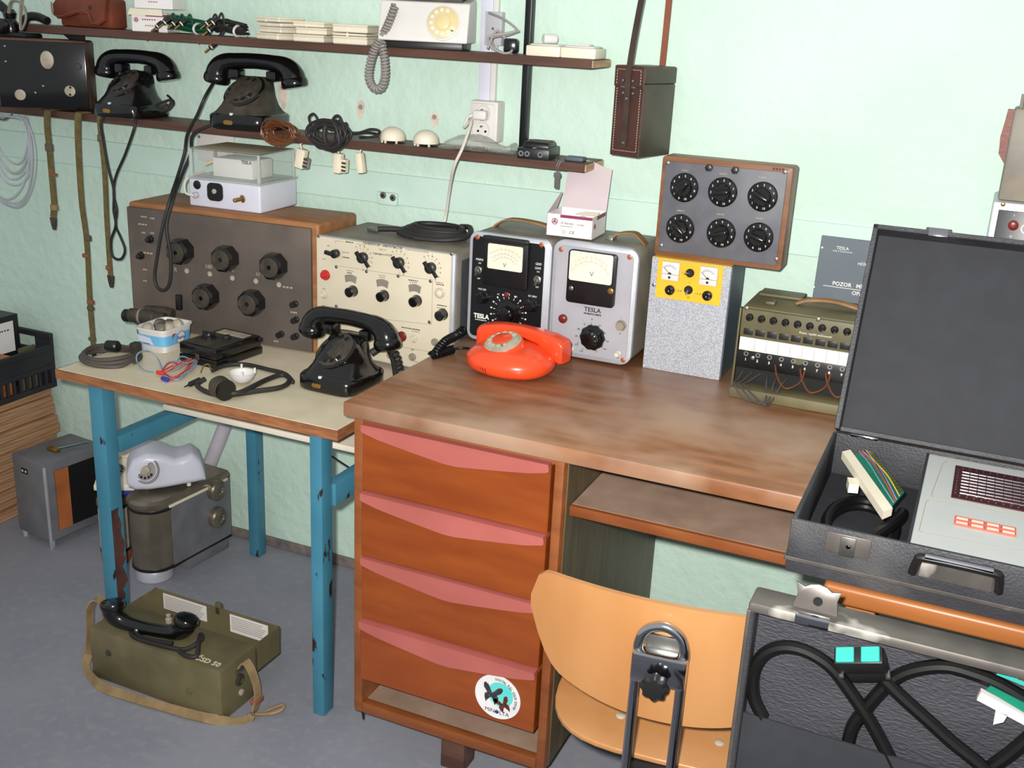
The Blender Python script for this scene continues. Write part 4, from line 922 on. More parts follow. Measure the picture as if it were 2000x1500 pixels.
t.part('cord', B().tube(helix_along([cl[0], cl[1], cl[2], cl[3]], .0075, .0075, 9), .003, 6, smooth=False), 'rubber'); t.part('cord', B().tube(helix_along([cl[4], cl[5], cl[6]], .0075, .0075, 9), .003, 6, smooth=False), 'rubber')
t.part('cord_tail', B().tube([cl[6], cl[7], (-.08, .03, .02)], .0028, 8), 'rubber'); t.part('cord_clip', B().box(cl[2].x-.012, cl[2].x+.004, cl[2].y-.006, cl[2].y+.006, .004, .032, .004), 'rubber')
# white phone on the upper shelf
t = T('white_telephone', 'angular white rotary telephone with a yellowed dial on the upper shelf', 'telephone', (-1.228, -.082, UZ), 16)
x0, x1 = -.103, .100
t.part('base', B().box(x0+.008, x1-.012, -.048, .065, 0, .018, .003), 'black_plastic')
sec = [(-.062, .016), (-.062, .022), (-.038, .100), (.045, .112), (.072, .080), (.072, .016)]
t.part('body', B().prism([(y, z) for y, z in sec], (x0, 0, 0), Y_, Z_, (x1-x0, 0, 0), .003), 'white_plastic', smooth=False)
dn = V((0, -.078, .024)).normalized(); dc = V((.044, -.052, .058)); dial_parts(t, dc, dn, .036, 'white_plastic', 'dial_ivory', 'dial_ivory', hm='white_plastic')
t.part('handset', B().box(x0-.01, x1+.005, -.02, .03, .112, .14, .006), 'white_plastic'); t.part('cradle', B().box(x0+.03, x1-.02, -.025, .035, .10, .116, .004), 'dusty_black')
cw = [YP(772, 10, -.16), YP(763, 35, -.165), YP(752, 60, -.16), YP(735, 90, -.155), YP(725, 115, -.155), YP(720, 150, -.155), YP(730, 172, -.155), YP(745, 170, -.155), YP(752, 145, -.155), YP(750, 110, -.155), YP(748, 85, -.15), YP(760, 76, -.13)]
t.part('curly_cord', B().tube(helix_along([t.L(p) for p in cw], .0072, .0072, 9), .0033, 6, smooth=False), 'cord_grey')
lp = [t.L(YP(px, py, y)) for px, py, y in ((955, 25, -.06), (985, 38, -.08), (1008, 58, -.09), (985, 66, -.1), (955, 72, -.11), (960, 92, -.12), (985, 104, -.12), (1000, 98, -.11), (990, 80, -.09), (970, 60, -.1), (952, 95, -.125))]
t.part('mains_cord', B().tube(lp, .0028, 8), 'cord_grey'); t.part('line_cord', B().tube([p+V((.006, .012, -.002)) for p in lp[2:8]], .0026, 8), 'cord_grey')
pq = t.L(YP(1000, 88, -.1)); t.part('phone_plug', B().box(pq.x-.018, pq.x+.014, pq.y-.012, pq.y+.012, max(.002, pq.z-.02), pq.z+.014, .006), 'bakelite_clean')

# ================================================================== boxes and parts on the shelves
GM = None
def ge_logo(t, p, r, u, v, m='maroon', parent=None):
    n = V(u).cross(V(v)); bb = B().ring(V(p), n, r*.78, r, .0004, 24)
    for k in range(3):
        a = math.radians(90+120*k); bb.ring(V(p)+V(u)*(r*.36*math.cos(a))+V(v)*(r*.36*math.sin(a)), n, r*.14, r*.34, .0004, 12)
    t.part('logo', bb, m, parent, smooth=False)
def carton(loc, rz, w, d, h, label, flap=False, band=True):
    t = T('starter_carton', label, 'carton', loc, rz, 'cardboard cartons on the upper shelf')
    t.part('box', B().box(-w/2, w/2, -d/2, d/2, 0, h, .0012, 1), 'paper_white')
    if band: t.part('stripe', B().box(-w*.1, w/2+.0005, -d/2-.0005, d/2+.0005, h-.008, h-.002), 'maroon')
    ge_logo(t, (-w/2+.012, -d/2-.0004, h*.62), .006, X_, Z_); ge_logo(t, (w/2+.0004, -d/2+.014, h*.62), .006, Y_, Z_)
    dashes(t, (0, -d/2-.0002, h*.62), w*.4, 'maroon', 6, .003, 4); dashes(t, (0, -d/2-.0002, h*.3), w*.25, 'faint_print', 4, .003, 5)
    if flap: t.part('open_flap', B().prism([(0, 0), (w*.9, 0), (w*.92, -.012), (-.004, -.012)], (-w/2, -d/2-.006, h+.006), X_, V((0, .35, 1)).normalized(), (0, .0, .004)), 'ivory')
    return t
c1 = carton((-2.03, -.068, UZ), 20, .092, .085, .045, 'white starter carton with an open flap, lower of the two on the upper shelf', True)
c2 = carton((-2.015, -.066, UZ+.056), 18, .10, .082, .05, 'white starter carton lying on top of the open-flapped one', False, False)
# stacked junction boxes: each lid and base by itself
def jbox(loc, rz, w, d, h, label, m='ivory', lid=True, tilt=0):
    t = T('junction_box', label, 'junction box', loc, rz, 'cream junction boxes stacked on the upper shelf')
    R_ = Matrix.Rotation(math.radians(tilt), 4, 'Y')
    t.part('shell', B().box(-w/2, w/2, -d/2, d/2, 0, h, .002, 1, M=R_), m)
    if lid: t.part('cover', B().box(-w/2-.001, w/2+.001, -d/2-.001, d/2+.001, h, h+.005, .002, 1, M=R_), m)
    t.part('knock_out', B().cyl(R_ @ V((-.004, -d/2-.0008, h*.5)), R_ @ V((-.004, -d/2+.001, h*.5)), .004, n=10), 'cream_plastic')
z = UZ
stk = [((-1.637, 490), (.015, .013, .009, .011), 'in the stack beside the green cable bundle'), ((-1.535, 0), (.016, .015, .012), 'in the middle stack'), ((-1.425, 0), (.018, .006, .018), 'in the stack beside the white telephone')]
pos = ('lowest', 'second', 'third', 'topmost')
for si, ((x, _), hs, where) in enumerate(stk):
    z = UZ
    for k, h in enumerate(hs):
        lab = 'cream plastic junction box, %s one %s' % (('topmost' if k == len(hs)-1 else pos[k]), where)
        jbox((x+.003*((k*7+si) % 3-1), -.072+.003*((k*5) % 3-1), z), (-12, 8, 10)[si]+((k*37) % 9-4), (.082, .082, .088)[si], .082, h-.005 if h > .01 else h-.001, lab, 'ivory' if (k+si) % 3 else 'cream_plastic', h > .01, 0)
        z += h+.0012
# twin white box with a bulb starter on it
t = T('twin_switch_box', 'white twin surface box at the end of the upper shelf', 'junction box', (-.893, -.075, UZ), 3)
for sg in (-1, 1):
    t.part('module', B().box(-.079 if sg < 0 else .0006, -.0006 if sg < 0 else .079, -.04, .04, 0, .022, .003, 2), 'ivory')
    t.part('bevel_top', B().box(-.074 if sg < 0 else .005, -.005 if sg < 0 else .074, -.035, .035, .022, .026, .003, 2, top=(.93, .93)), 'white_plastic')
t.part('rocker', B().box(.02, .055, -.012, .02, .026, .029, .001), 'white_plastic')
one('glow_starter', B().lathe([(.004, 0), (.0095, .001), (.0105, .004), (.0105, .028), (.0095, .031), (.004, .034)], (-.945, -.085, UZ+.0365), (.75, .66, .0), 18), 'white_plastic', 'small white cylindrical lamp starter lying on the twin switch box', 'starter')
# cable bundles on the upper shelf
def bundle(name, label, px0, px1, py, y, m, tips, seed, n=16):
    rnd = random.Random(seed); a = YP(px0, py, y); b_ = YP(px1, py, y); c = (a+b_)*.5; c.z = UZ
    t = T(name, label, 'cable bundle', c); L = (b_-a).length/2; cb = B()
    for k in range(n):
        yy = rnd.uniform(-.025, .025); zz = rnd.uniform(.004, .036)
        cb.tube([(-L, yy*.6, .006+zz*.5), (-L*.5, yy*1.2, zz+.006), (0, yy, zz+.003), (L*.5, yy*.8, zz), (L*.95, yy*.5, zz*.8+.003)], .0022, 6, 5)
    t.part('wires', cb, m); rb = B().tube([(L*.55, .028*math.cos(a_), .013+.015*math.sin(a_)) for a_ in [2*math.pi*k/12 for k in range(12)]], .003, 6, 2, True); t.part('tie', rb, 'white_plastic')
    for px, py2 in tips:
        p = t.L(YP(px, py2, y-.045)); d = V((-.5, -.6, -.62)).normalized(); bb = B(); bb.lathe([(.0055, 0), (.0065, .004), (.0065, .02), (.004, .022)], p-d*.024, d, 12); o = t.part('jack_plug', bb, 'black_plastic')
        t.part('plug_tip', B().cyl(p-d*.002, p+d*.014, .0022, n=8), 'brass', o); t.part('plug_collar', B().lathe([(.0067, 0), (.0067, .003)], p-d*.008, d, 12), 'ivory', o)
        t.part('lead', B().tube([p-d*.023, p-d*.035+V((0, 0, .006)), (max(p.x+.03, -L), -.03, .022)], .0024, 6), m)
bundle('jack_cord_bundle', 'tied bundle of green patch cords with jack plugs on the upper shelf', 330, 410, 50, -.07, 'green_wire', ((294, 72), (303, 55), (318, 48), (335, 50), (350, 50)), 3, 26)
bundle('jack_cord_bundle', 'bundle of black-green patch cords with jack plugs overhanging the upper shelf', 425, 483, 52, -.07, 'cable_dark', ((395, 78), (404, 63), (408, 95), (418, 82), (400, 50), (412, 48)), 9, 18)
# brown holster
t = T('leather_pouch', 'brown stitched leather pouch on the upper shelf', 'pouch', YP(155, 48, -.095)*1.0)
t.o.location.z = UZ; t.M.translation.z = UZ; t.I = t.M.inverted()
P = [t.y(px, py, 0) for px, py in ((102, 8), (104, 28), (112, 36), (128, 34), (150, 26), (172, 28), (180, 48), (192, 50), (203, 42), (206, -12), (120, -20))]
t.part('flap', B().prism([(p.x, max(p.z, .001)) for p in P], (0, 0, 0), X_, Z_, (0, .012, 0), .002), 'brown_leather')
t.part('body', B().box(P[0].x+.01, P[8].x+.016, .013, .07, 0, .075, .008, 2), 'brown_leather'); t.part('stitching', B().tube([p+V((0, -.002, .004)) for p in [V((q_.x, -.001, max(q_.z, .004)+.002)) for q_ in P[:9]]], .0012, 6, 3), 'strap_red'); t.part('stud', B().lathe([(.006, 0), (.005, .003), (.001, .004)], t.y(176, 15, 0), (0, -1, 0), 12), 'dusty_black')
# dark wooden field telephone on the lower shelf, and the dark thing on it
t = T('wooden_field_telephone', 'dark brown box-shaped field telephone with round metal plates on the lower shelf', 'telephone', (-2.345, -.155, LZ+.004), 30)
a = t.y(167, 80, 0); x1 = a.x; x0 = x1-.25; Hh = a.z
t.part('box', B().box(x0, x1, 0, .080, 0, Hh, .008, 3), 'shelf_wood'); t.part('front', B().box(x0+.02, x1-.002, -.004, .004, .002, Hh-.006, .003), 'bakelite_clean')
for px, py, r, sy_ in ((40, 185, .014, 1), (137, 178, .014, 1), (92, 117, .017, 1.35), (153, 130, .009, 1)):
    t.part('metal_plate', B().lathe([(r, 0), (r, .002), (r*.8, .0035), (r*.2, .0035)], t.y(px, py, -.004), (0, -1, 0), 24, None, 1, sy_), 'dial_dusty' if r > .01 else 'dusty_black')
for px, py in ((137, 171), (137, 185)): t.part('terminal_hole', B().cyl(t.y(px, py, -.009), t.y(px, py, -.0075), .0032, n=10), 'black_hole')
for px, py in ((9, 90), (11, 120), (84, 168), (69, 181)): t.inst('screw', screwm(.003), 'steel', t.y(px, py, -.004))
FT = LZ+Hh
t = T('lamp_holder', 'black knobbed metal fitting with a grey strap lying on the dark wooden box', 'fitting', (-2.43, -.14, FT+.004))
t.part('base', B().box(-.075, .05, -.03, .03, 0, .012, .004), 'black_plastic'); t.part('post', B().lathe([(.02, .012), (.022, .03), (.014, .045), (.018, .06), (.012, .07)], (-.03, 0, 0), Z_, 20), 'bakelite'); t.part('arm', B().tube([(-.03, 0, .06), (-.06, -.01, .085), (-.1, 0, .1), (-.13, .01, .12)], .012, 10), 'bakelite')
t.part('knob', B().lathe([(.012, 0), (.019, .008), (.021, .02), (.015, .03), (.004, .034)], (-.03, -.018, .028), (.2, -1, -.1), 20), 'bakelite'); t.part('thumb_post', B().cyl((-.068, -.02, .012), (-.068, -.02, .045), .0035, n=10), 'steel')
t.part('arm', B().tube([(.0, .01, .02), (.02, .01, .05), (.05, .015, .055), (.09, .012, .045)], .011, 10), 'black_plastic'); t.part('strap', B().tube([(-.01, -.02, .06), (.01, -.025, .09), (.04, -.02, .085), (.05, -.02, .05), (.03, -.022, .02), (.035, -.02, .08), (.045, -.015, .12)], .005, 8, 6, rb=.5), 'strap_grey')
# hanging straps
def webstrap(label, pts, w, keepers, y=-.137, tip=True, m='olive_web'):
    P = [YP(px, py, y) for px, py in pts]; c = P[0].copy()
    t = T('webbing_strap', label, 'strap', V((c.x, y, LZ)), 0, 'olive straps hanging from the lower shelf')
    loc = [t.L(p) for p in P]; top = [loc[0]+V((.006, .03, .0)), loc[0]+V((.003, .010, .0))]; top[0].z = .002; top[1].z = .002; loc[0].z = -.004
    t.part('webbing', B().ribbon(top+loc, w, .0035, X_, 4), m)
    if tip: e = loc[-1]; t.part('leather_tip', B().prism([(-.0115, .0), (.0115, .0), (.009, -.02), (.005, -.034), (-.004, -.034), (-.008, -.02)], (e.x, -.003, e.z), X_, Z_, (0, .006, 0), .001), 'dusty_black')
    for px, py, mm, h in keepers:
        kw = (w if not isinstance(w, list) else .018)*.58; k = t.L(YP(px, py, y)); t.part('strap_keeper', B().box(k.x-kw, k.x+kw, -.005, .005, k.z-h, k.z+h, .0015), mm)
webstrap('olive webbing strap with an orange keeper hanging beside the clear tubing', [(92, 208), (92, 245), (96, 285), (100, 330), (104, 375), (106, 400), (104, 425)], .020, [(96, 288, 'olive', .010), (104, 341, 'strap_red', .004), (106, 405, 'khaki_web', .008)])
webstrap('longest olive webbing strap, reaching down to the table edge', [(152, 212), (152, 260), (155, 330), (160, 400), (167, 450), (171, 495), (173, 540), (175, 580), (178, 620), (181, 655), (182, 676)], [.022, .020, .018, .016, .018, .015], [(171, 465, 'olive', .008), (168, 499, 'strap_red', .005), (177, 590, 'strap_red', .006), (177, 602, 'olive', .005), (180, 662, 'olive', .005)], tip=True)
webstrap('narrow olive strap hanging behind the looped telephone cord', [(195, 236), (197, 265), (203, 320), (206, 370), (208, 420), (211, 470), (214, 515), (216, 538)], .015, [(197, 270, 'olive', .009), (213, 523, 'strap_red', .006)], y=-.129)
# clear tubing
c = YP(28, 255, -.14); t = T('tubing_coil', 'hanging coil of clear plastic tubing below the lower shelf', 'tubing', V((c.x, -.14, LZ)))
for k in range(9):
    rnd = random.Random(k); r0 = .10+.012*k*rnd.uniform(.6, 1); cx_ = -.010-.012*rnd.random()*k*.3; cz_ = -.02-r0*rnd.uniform(.65, 1.0)+.06
    pts = [(cx_+r0*.62*math.cos(a), -.004*k*.6+.004*math.sin(3*a+k), min(-.024, cz_-.02+r0*.95*math.sin(a))) for a in [2*math.pi*j/16 for j in range(16)]]
    t.part('loop', B().tube(pts, .0026, 6, 3, True), 'tube_clear')
t.part('hook', B().tube([(-.02, .016, -.022), (-.02, -.01, -.034), (-.02, -.03, -.03), (-.02, -.034, -.018)], .0025, 6), 'steel')
# coils of wire on the lower shelf
def tangle(name, label, px, py, m, sx, sz, n, r, seed, y=-.075):
    """loops of wire heaped on the shelf edge, drooping over it"""
    c = YP(px, py, y); t = T(name, label, 'wire coil', V((c.x, y, LZ))); rnd = random.Random(seed); bb = B(); zc0 = c.z-LZ
    for k in range(n):
        s1, s2 = rnd.uniform(.6, 1), rnd.uniform(.5, 1); yo = rnd.uniform(-.022, .010); ph = rnd.uniform(-.3, .3); pts = []; ti = rnd.uniform(-.3, .3)
        for j in range(14):
            a = 2*math.pi*j/14; x = sx*s1*math.cos(a)*(1+.12*rnd.uniform(-1, 1)); z = sz*s2*math.sin(a)*(1+.2*rnd.uniform(-1, 1)); xx = x*math.cos(ph)-z*math.sin(ph); zz = zc0+x*math.sin(ph)*.6+z*math.cos(ph)
            yy = yo+ti*x*.4
            if y+yy > SD-.002-r: zz = max(zz, r+.001)
            elif zz < 0: yy = min(yy, SD-.003-r-y)
            pts.append((xx, yy, zz))
        bb.tube(pts, r, 6, 4, True)
    t.part('loops', bb, m)
    return t
t = tangle('wire_coil', 'coil of shiny brown bell wire hanging over the lower shelf edge', 550, 259, 'brown_wire', .048, .030, 20, .0016, 2, -.135)
t = tangle('wire_coil', 'tangled bundle of black cables hanging over the lower shelf edge', 645, 262, 'cable_dark', .056, .036, 17, .0034, 8, -.138)
t.part('binding', B().tube([(.004+.006*math.cos(a), .018*math.cos(a)-.004, .012+.03*math.sin(a)) for a in [2*math.pi*j/10 for j in range(10)]], .006, 8, 3, True), 'cable_dark')
t.part('loose_loops', B().tube([(.03, 0, .02), (.07, .01, .02), (.1, .02, .03), (.118, .03, .026), (.1, .035, .012), (.07, .02, .008), (.1, .02, .012), (.115, .03, .018), (.08, .03, .02), (.04, .0, .012)], .003, 8), 'cable_dark')
t.part('loose_loops', B().tube([(0, 0, .02), (.01, .0, .05), (.025, 0, .055), (.035, 0, .035), (.045, 0, .04), (.05, -.01, .02)], .0035, 8), 'cable_dark'); t.part('loose_loops', B().tube([(-.05, 0, .02), (-.06, 0, .045), (-.045, 0, .055), (-.03, .0, .035), (-.02, 0, .03)], .003, 8), 'cable_dark')
# white domes
for px, py, lab, rz in ((767, 283, 'white plastic dome cap standing beside the black cable bundle', 0), (832, 287, 'white plastic dome cap standing beside the clear plastic bag', -6)):
    c = YP(px, py, -.08); t = T('dome_cap', lab, 'cap', V((c.x, -.08, LZ)), rz, 'white dome caps on the lower shelf')
    r = .0305; prof = [(r, .006), (r, .012)]+[(r*math.cos(math.radians(a)), .012+.025*math.sin(math.radians(a))) for a in (20, 40, 55, 70, 82)]+[(.0005, .0372)]
    t.part('dome', B().lathe(prof, (0, 0, 0), Z_, 32), 'ivory', ang=60)
    for a in (-2.3, -1.75, -.7, 1.6): t.part('clip_leg', B().box(r*.86*math.cos(a)-.002, r*.86*math.cos(a)+.002, r*.86*math.sin(a)-.002, r*.86*math.sin(a)+.002, 0, .008), 'ivory')
# plastic bag of parts
c = YP(925, 300, -.085); t = T('parts_bag', 'clear plastic bag of small metal parts on the lower shelf by the socket', 'bag', V((c.x, -.085, LZ)))
rnd = random.Random(12); rings = []
for i, (x, hy, hz) in enumerate(((-.08, .02, .006), (-.062, .035, .020), (-.035, .040, .034), (0, .040, .038), (.03, .036, .032), (.055, .03, .020), (.08, .030, .016), (.10, .026, .026))):
    rings.append([(x+rnd.uniform(-.004, .004), hy*math.cos(a), max(.0005, hz*.5+hz*.5*math.sin(a)*rnd.uniform(.8, 1.2))) for a in [2*math.pi*j/14 for j in range(14)]])
t.part('film', B().loft(rings), 'clear_bag', ang=20)
for k in range(10):
    x, y = rnd.uniform(-.05, .035), rnd.uniform(-.02, .02); t.part('metal_part', B().box(x-.008, x+.008, y-.003, y+.003, .002, .006+.004*rnd.random(), .001, 1, M=Matrix.Translation((x, y, 0)) @ Matrix.Rotation(k, 4, 'Z') @ Matrix.Translation((-x, -y, 0))), 'brass' if k % 2 else 'cable_dark')
# black three-socket adapter
t = T('socket_adapter', 'small black three-socket adapter box on the lower shelf by the upright', 'adapter', (-.932, -.138, LZ), 8)
t.part('body', B().box(-.037, .037, 0, .10, 0, .024, .003, 2), 'black_plastic'); t.part('raised_top', B().box(-.032, .032, .02, .097, .023, .036, .005, 2, top=(.85, .9)), 'black_plastic')
for x in (-.027, -.013, .017):
    o = t.part('socket', B().ring((x, -.0005, .012), (0, -1, 0), .0032, .0060, .002, 16), 'chrome'); t.part('socket_hole', B().cyl((x, -.0012, .012), (x, .0005, .012), .0032, n=10), 'black_hole', o)
for yy in (.035, .065): t.part('rib', B().box(-.028, .028, yy-.002, yy+.002, .035, .0375, .001), 'dusty_black')
t.part('maker_badge', B().lathe([(.010, .0242), (.010, .0250)], (0, .012, 0), Z_, 18, None, 1, .45), 'dial_dusty')
# plug lying with keys
kz = LZ
t = T('key_ring', 'bunch of keys at the end of the lower shelf, some hanging over the edge', 'keys', YP(1090, 330, -.13)); t.o.location.z = LZ; t.M.translation.z = LZ; t.I = t.M.inverted()
t.part('leather_fob', B().box(.0, .045, .03, .06, .0, .010, .004), 'folder_grey'); t.part('ring', B().tube([(.004+.011*math.cos(a), -.0+.011*math.sin(a)*.5, .006+.006*math.sin(a)) for a in [2*math.pi*k/12 for k in range(12)]], .001, 6, 3, True), 'steel')
for dx, dy in ((-.004, 0), (.002, -.003)):
    k = t.L(YP(1090, 345, -.135)); kb = B(); kb.prism([(-.005, 0), (.005, 0), (.006, -.008), (.003, -.013), (.003, -.033), (.0, -.036), (-.003, -.033), (-.003, -.013), (-.006, -.008)], (k.x+dx, -.008+dy, -.022), X_+Z_*.12, Z_, (0, .0016, 0)); kb.tube([(k.x+dx, -.006+dy, -.022), (k.x+dx, -.008+dy, -.008), (k.x+.004+dx, -.004+dy, .004)], .0009, 6); t.part('key', kb, 'steel')
# telephone plugs hanging under the shelf
for px, py, lab, rz, kind in ((590, 310, 'cream telephone plug with grey contacts hanging under the shelf above the clear-lidded box', 12, 0), (664, 319, 'cream telephone plug with a square grid socket hanging under the shelf', 4, 1), (709, 318, 'narrow cream plug cover hanging under the shelf beside the grid-socketed plug', -8, 2)):
    c = YP(px, py, -.118); t = T('telephone_plug', lab, 'plug', c, 0, 'cream plugs hanging under the lower shelf'); R_ = Matrix.Rotation(math.radians(rz), 4, 'Y')
    w = (.024, .02, .016)[kind]; t.part('shell', B().box(-.014, -.014+w, -.01, .01, -.024, .024, .003, 2, M=R_), 'cream_plastic')
    if kind < 2:
        t.part('contact_block', B().box(-.014+w, .016+.004, -.008, .008, -.02, .006+.006*kind, .001, 1, M=R_), 'cord_grey' if kind == 0 else 'cream_plastic')
        for k in range(3):
            t.part('contact', B().box(.010, .0215, -.0092, -.0078, -.017+k*.009, -.012+k*.009, M=R_), 'dusty_black')
    t.part('lead', B().tube([R_ @ V((-.006, 0, .023)), (-.004, .0, .034), (0, .0, LZ-.019-c.z)], .002, 6), 'cream_plastic')
# open starter box on the two meters
gz = max(BV_TOP, MV_TOP)+.0015; c = (ZP(1058, 463, gz)+ZP(1148, 471, gz))*.5
t = T('starter_box', 'open white carton of lamp starters standing across the two meters', 'carton', (c.x, -.185, gz), 3)
w, d, h = .104, .10, .048
bb = B(); bb.box(-w/2, w/2, 0, .001, 0, h); bb.box(-w/2, -w/2+.001, 0, d, 0, h); bb.box(w/2-.001, w/2, 0, d, 0, h); bb.box(-w/2, w/2, d-.001, d, 0, h); bb.box(-w/2, w/2, 0, d, 0, .001)
t.part('tray', bb, 'paper_white', smooth=False)
t.part('lid', B().prism([(-w/2, 0), (w/2, 0), (w/2+.002, .092), (w/2-.01, .0935), (.01, .105), (-w/2+.006, .112)], (0, d-.001, h), X_, V((0, .18, 1)).normalized(), (0, .001, 0)), 'card_grey', smooth=False)
t.part('side_flap', B().prism([(0, 0), (d*.9, .035), (d*.95, .03), (d*.6, .0), (d*.3, -.006)], (-w/2-.0005, 0, h), Y_, Z_, (.0008, 0, 0)), 'card_grey', smooth=False)
t.part('inner_card', B().prism([(-.005, 0), (w/2-.004, 0), (w/2-.004, .012), (.015, .010)], (0, .05, h-.004), X_, V((0, .9, .5)).normalized(), (0, 0, .001)), 'ivory', smooth=False)
t.part('stripe', B().box(-w/2+.03, w/2-.001, -.0004, 0, h-.007, h-.0005), 'maroon'); t.part('stripe', B().box(w/2, w/2+.0004, .03, d-.005, h-.009, h-.001), 'maroon')
ge_logo(t, (-w/2+.018, -.0002, h*.66), .007, X_, Z_); ge_logo(t, (w/2+.0002, .016, h*.55), .006, Y_, Z_)
text(t, '25 Starters', (-w/2+.032, -.0003, h*.62), .0065, 'dark_print', align='LEFT'); text(t, '155/500', (-w/2+.068, -.0003, h*.60), .005, 'maroon', align='LEFT'); dashes(t, (-w/2+.046, -.0002, h*.46), .028, 'faint_print', 7, .0022, 3); text(t, 'CE', (-w/2+.052, -.0003, h*.22), .0085, 'dark_print', align='LEFT', sx=1.2)
t.part('approval_mark', B().ring((-w/2+.040, -.0002, h*.22), (0, -1, 0), .003, .004, .0003), 'faint_print', smooth=False)
for x, y in ((.0, .03), (-.02, .035), (.022, .03), (.012, .055), (-.035, .03)):
    s_ = B().lathe([(.010, .002), (.010, .034), (.008, .038), (.002, .04)], (0, 0, 0), Z_, 16); p = t.M @ V((x, y, .0005)); o = link('lamp_starter', s_.mesh('lamp_starter'), 'white_plastic'); o.location = p
    tag(o, 'white cylindrical lamp starter standing inside the open carton', 'starter', 'lamp starters in the open carton')
# ================================================================== hanging leather case
t = T('leather_instrument_case', 'stitched brown leather instrument case hanging on the wall by its straps', 'case', (-.7195, -.150, 1.242), -15)
hw, dp, Hh = .036, .125, .184
t.part('front', B().box(-hw, hw, 0, .004, 0, Hh, .0015, 1), 'leather_case'); t.part('body', B().box(-hw, hw, .004, dp, 0, Hh-.035, .003, 2), 'leather_side')
t.part('lid', B().box(-hw-.001, hw+.001, .004, dp+.001, Hh-.035, Hh, .004, 2), 'leather_side'); t.part('lid_front', B().box(-hw, hw, -.003, .0, Hh-.042, Hh-.001, .001, 1), 'leather_case')
sb = B()
def stitches(pts):
    for a, b_ in zip(pts, pts[1:]):
        a, b_ = V(a), V(b_); n = max(2, int((b_-a).length/.0052))
        for k in range(n):
            p = a.lerp(b_, (k+.15)/n); r = a.lerp(b_, (k+.75)/n); sb.cyl(p, r, .0007, n=5)
e = hw-.007
stitches([(-e, -.0005, Hh-.045), (-e, -.0005, .011), (e, -.0005, .011), (e, -.0005, Hh-.045)]); stitches([(-e, -.0035, Hh-.038), (-e, -.0035, Hh-.008), (e, -.0035, Hh-.008), (e, -.0035, Hh-.038)])
t.part('stitching', sb, 'stitch'); sw_ = .0065
t.part('front_strap', B().ribbon([(0, -.003, .02), (0, -.003, .09), (0, -.005, Hh-.04), (.002, -.007, Hh), (.009, .0, Hh+.1), (.02, .02, Hh+.25), (.03, .06, Hh+.42)], .013, .003, X_), 'leather_strap')
for x, z in ((-.012, Hh-.03), (.012, Hh-.03), (-.012, Hh-.055), (.012, Hh-.055), (0, Hh-.066), (0, .028)): t.part('rivet', B().lathe([(.0032, 0), (.0025, .0016), (.0006, .002)], (x, -.0045 if z > Hh-.04 else -.001 if x else -.005, z), (0, -1, 0), 12), 'chrome')
for x in (-.013, .013): t.part('strap_loop', B().box(x-.005, x+.005, -.005, -.001, Hh-.045, Hh-.041, .0008), 'steel')
t.part('back_strap', B().ribbon([(-.0, dp-.003, Hh-.02), (.0, dp-.0015, Hh), (.004, dp-.005, Hh+.1), (.01, dp-.012, Hh+.25), (.028, .09, Hh+.42)], .014, .003, X_), 'strap_red')
p = t.M @ V((.03, .075, Hh+.42)); t.part('wall_hook', B().tube([t.L((p.x, -.001, p.z+.02)), t.L((p.x, -.03, p.z+.02)), t.L((p.x, p.y-.01, p.z+.0)), t.L((p.x, p.y-.04, p.z+.015))], .004, 8), 'steel')

# ================================================================== small things on the table
tb = (-1.775, -.385)
t = T('margarine_tub', 'white plastic margarine tub with a blue label, full of metal bells', 'tub', (tb[0], tb[1], TZ), 2)
def ringz(hx, hy, z): return sqring(hx, hy, z, n=40, p=6)
t.part('tub', B().loft([ringz(.036, .046, 0), ringz(.038, .048, .002), ringz(.0445, .056, .056), ringz(.047, .0585, .056), ringz(.047, .0585, .060), ringz(.043, .0545, .060), ringz(.036, .046, .012)]), 'white_plastic', ang=40)
lb = B(); k0, k1 = .014/.056, .040/.056
def lab(z, f=0): s_ = z/.056; return (.038+.0065*s_, .048+.008*s_)
hx0, hy0 = lab(.018); hx1, hy1 = lab(.044)
lb.loft([ringz(hx0+.0005, hy0+.0005, .018), ringz(hx1+.0005, hy1+.0005, .044)], cap=False)
lo = t.part('label_band', lb, 'blue_label', smooth=False)
u = V((0, 1, 0)); n_ = V((1, 0, -.12)).normalized(); vv = V((.12, 0, 1)).normalized()
p = V((hx1-.0005, .006, .032)); t.part('label_disc', B().prism([(x, z) for x, z in circ(.0155, 28)], p, Y_, vv, n_*.0006), 'white_plastic', lo, smooth=False); t.part('label_ring', B().ring(p+n_*.0004, n_, .0145, .0158, .0005, 28), 'blue_dark', lo)
text(t, 'Rama', p+n_*.0010, .0125, 'blue_dark', Y_, vv, lo); t.part('label_badge', B().prism([(-.006, -.007), (.006, -.007), (.006, .007), (-.006, .007)], p+V((-.0005, -.024, .007)), Y_, vv, n_*.0008), 'red_lamp', lo, smooth=False)
dashes(t, (-.008, -hy0-.003, .022), .022, 'blue_dark', 1, .0016, 2, lo); t.part('label_panel', B().prism([(-.03, -.004), (.012, -.010), (.004, .008), (-.03, .012)], (-.004, -hy0-.0022, .030), X_, V((0, -.14, 1)).normalized(), (0, -.0006, 0)), 'lilac_white', lo, smooth=False)
rnd = random.Random(3)
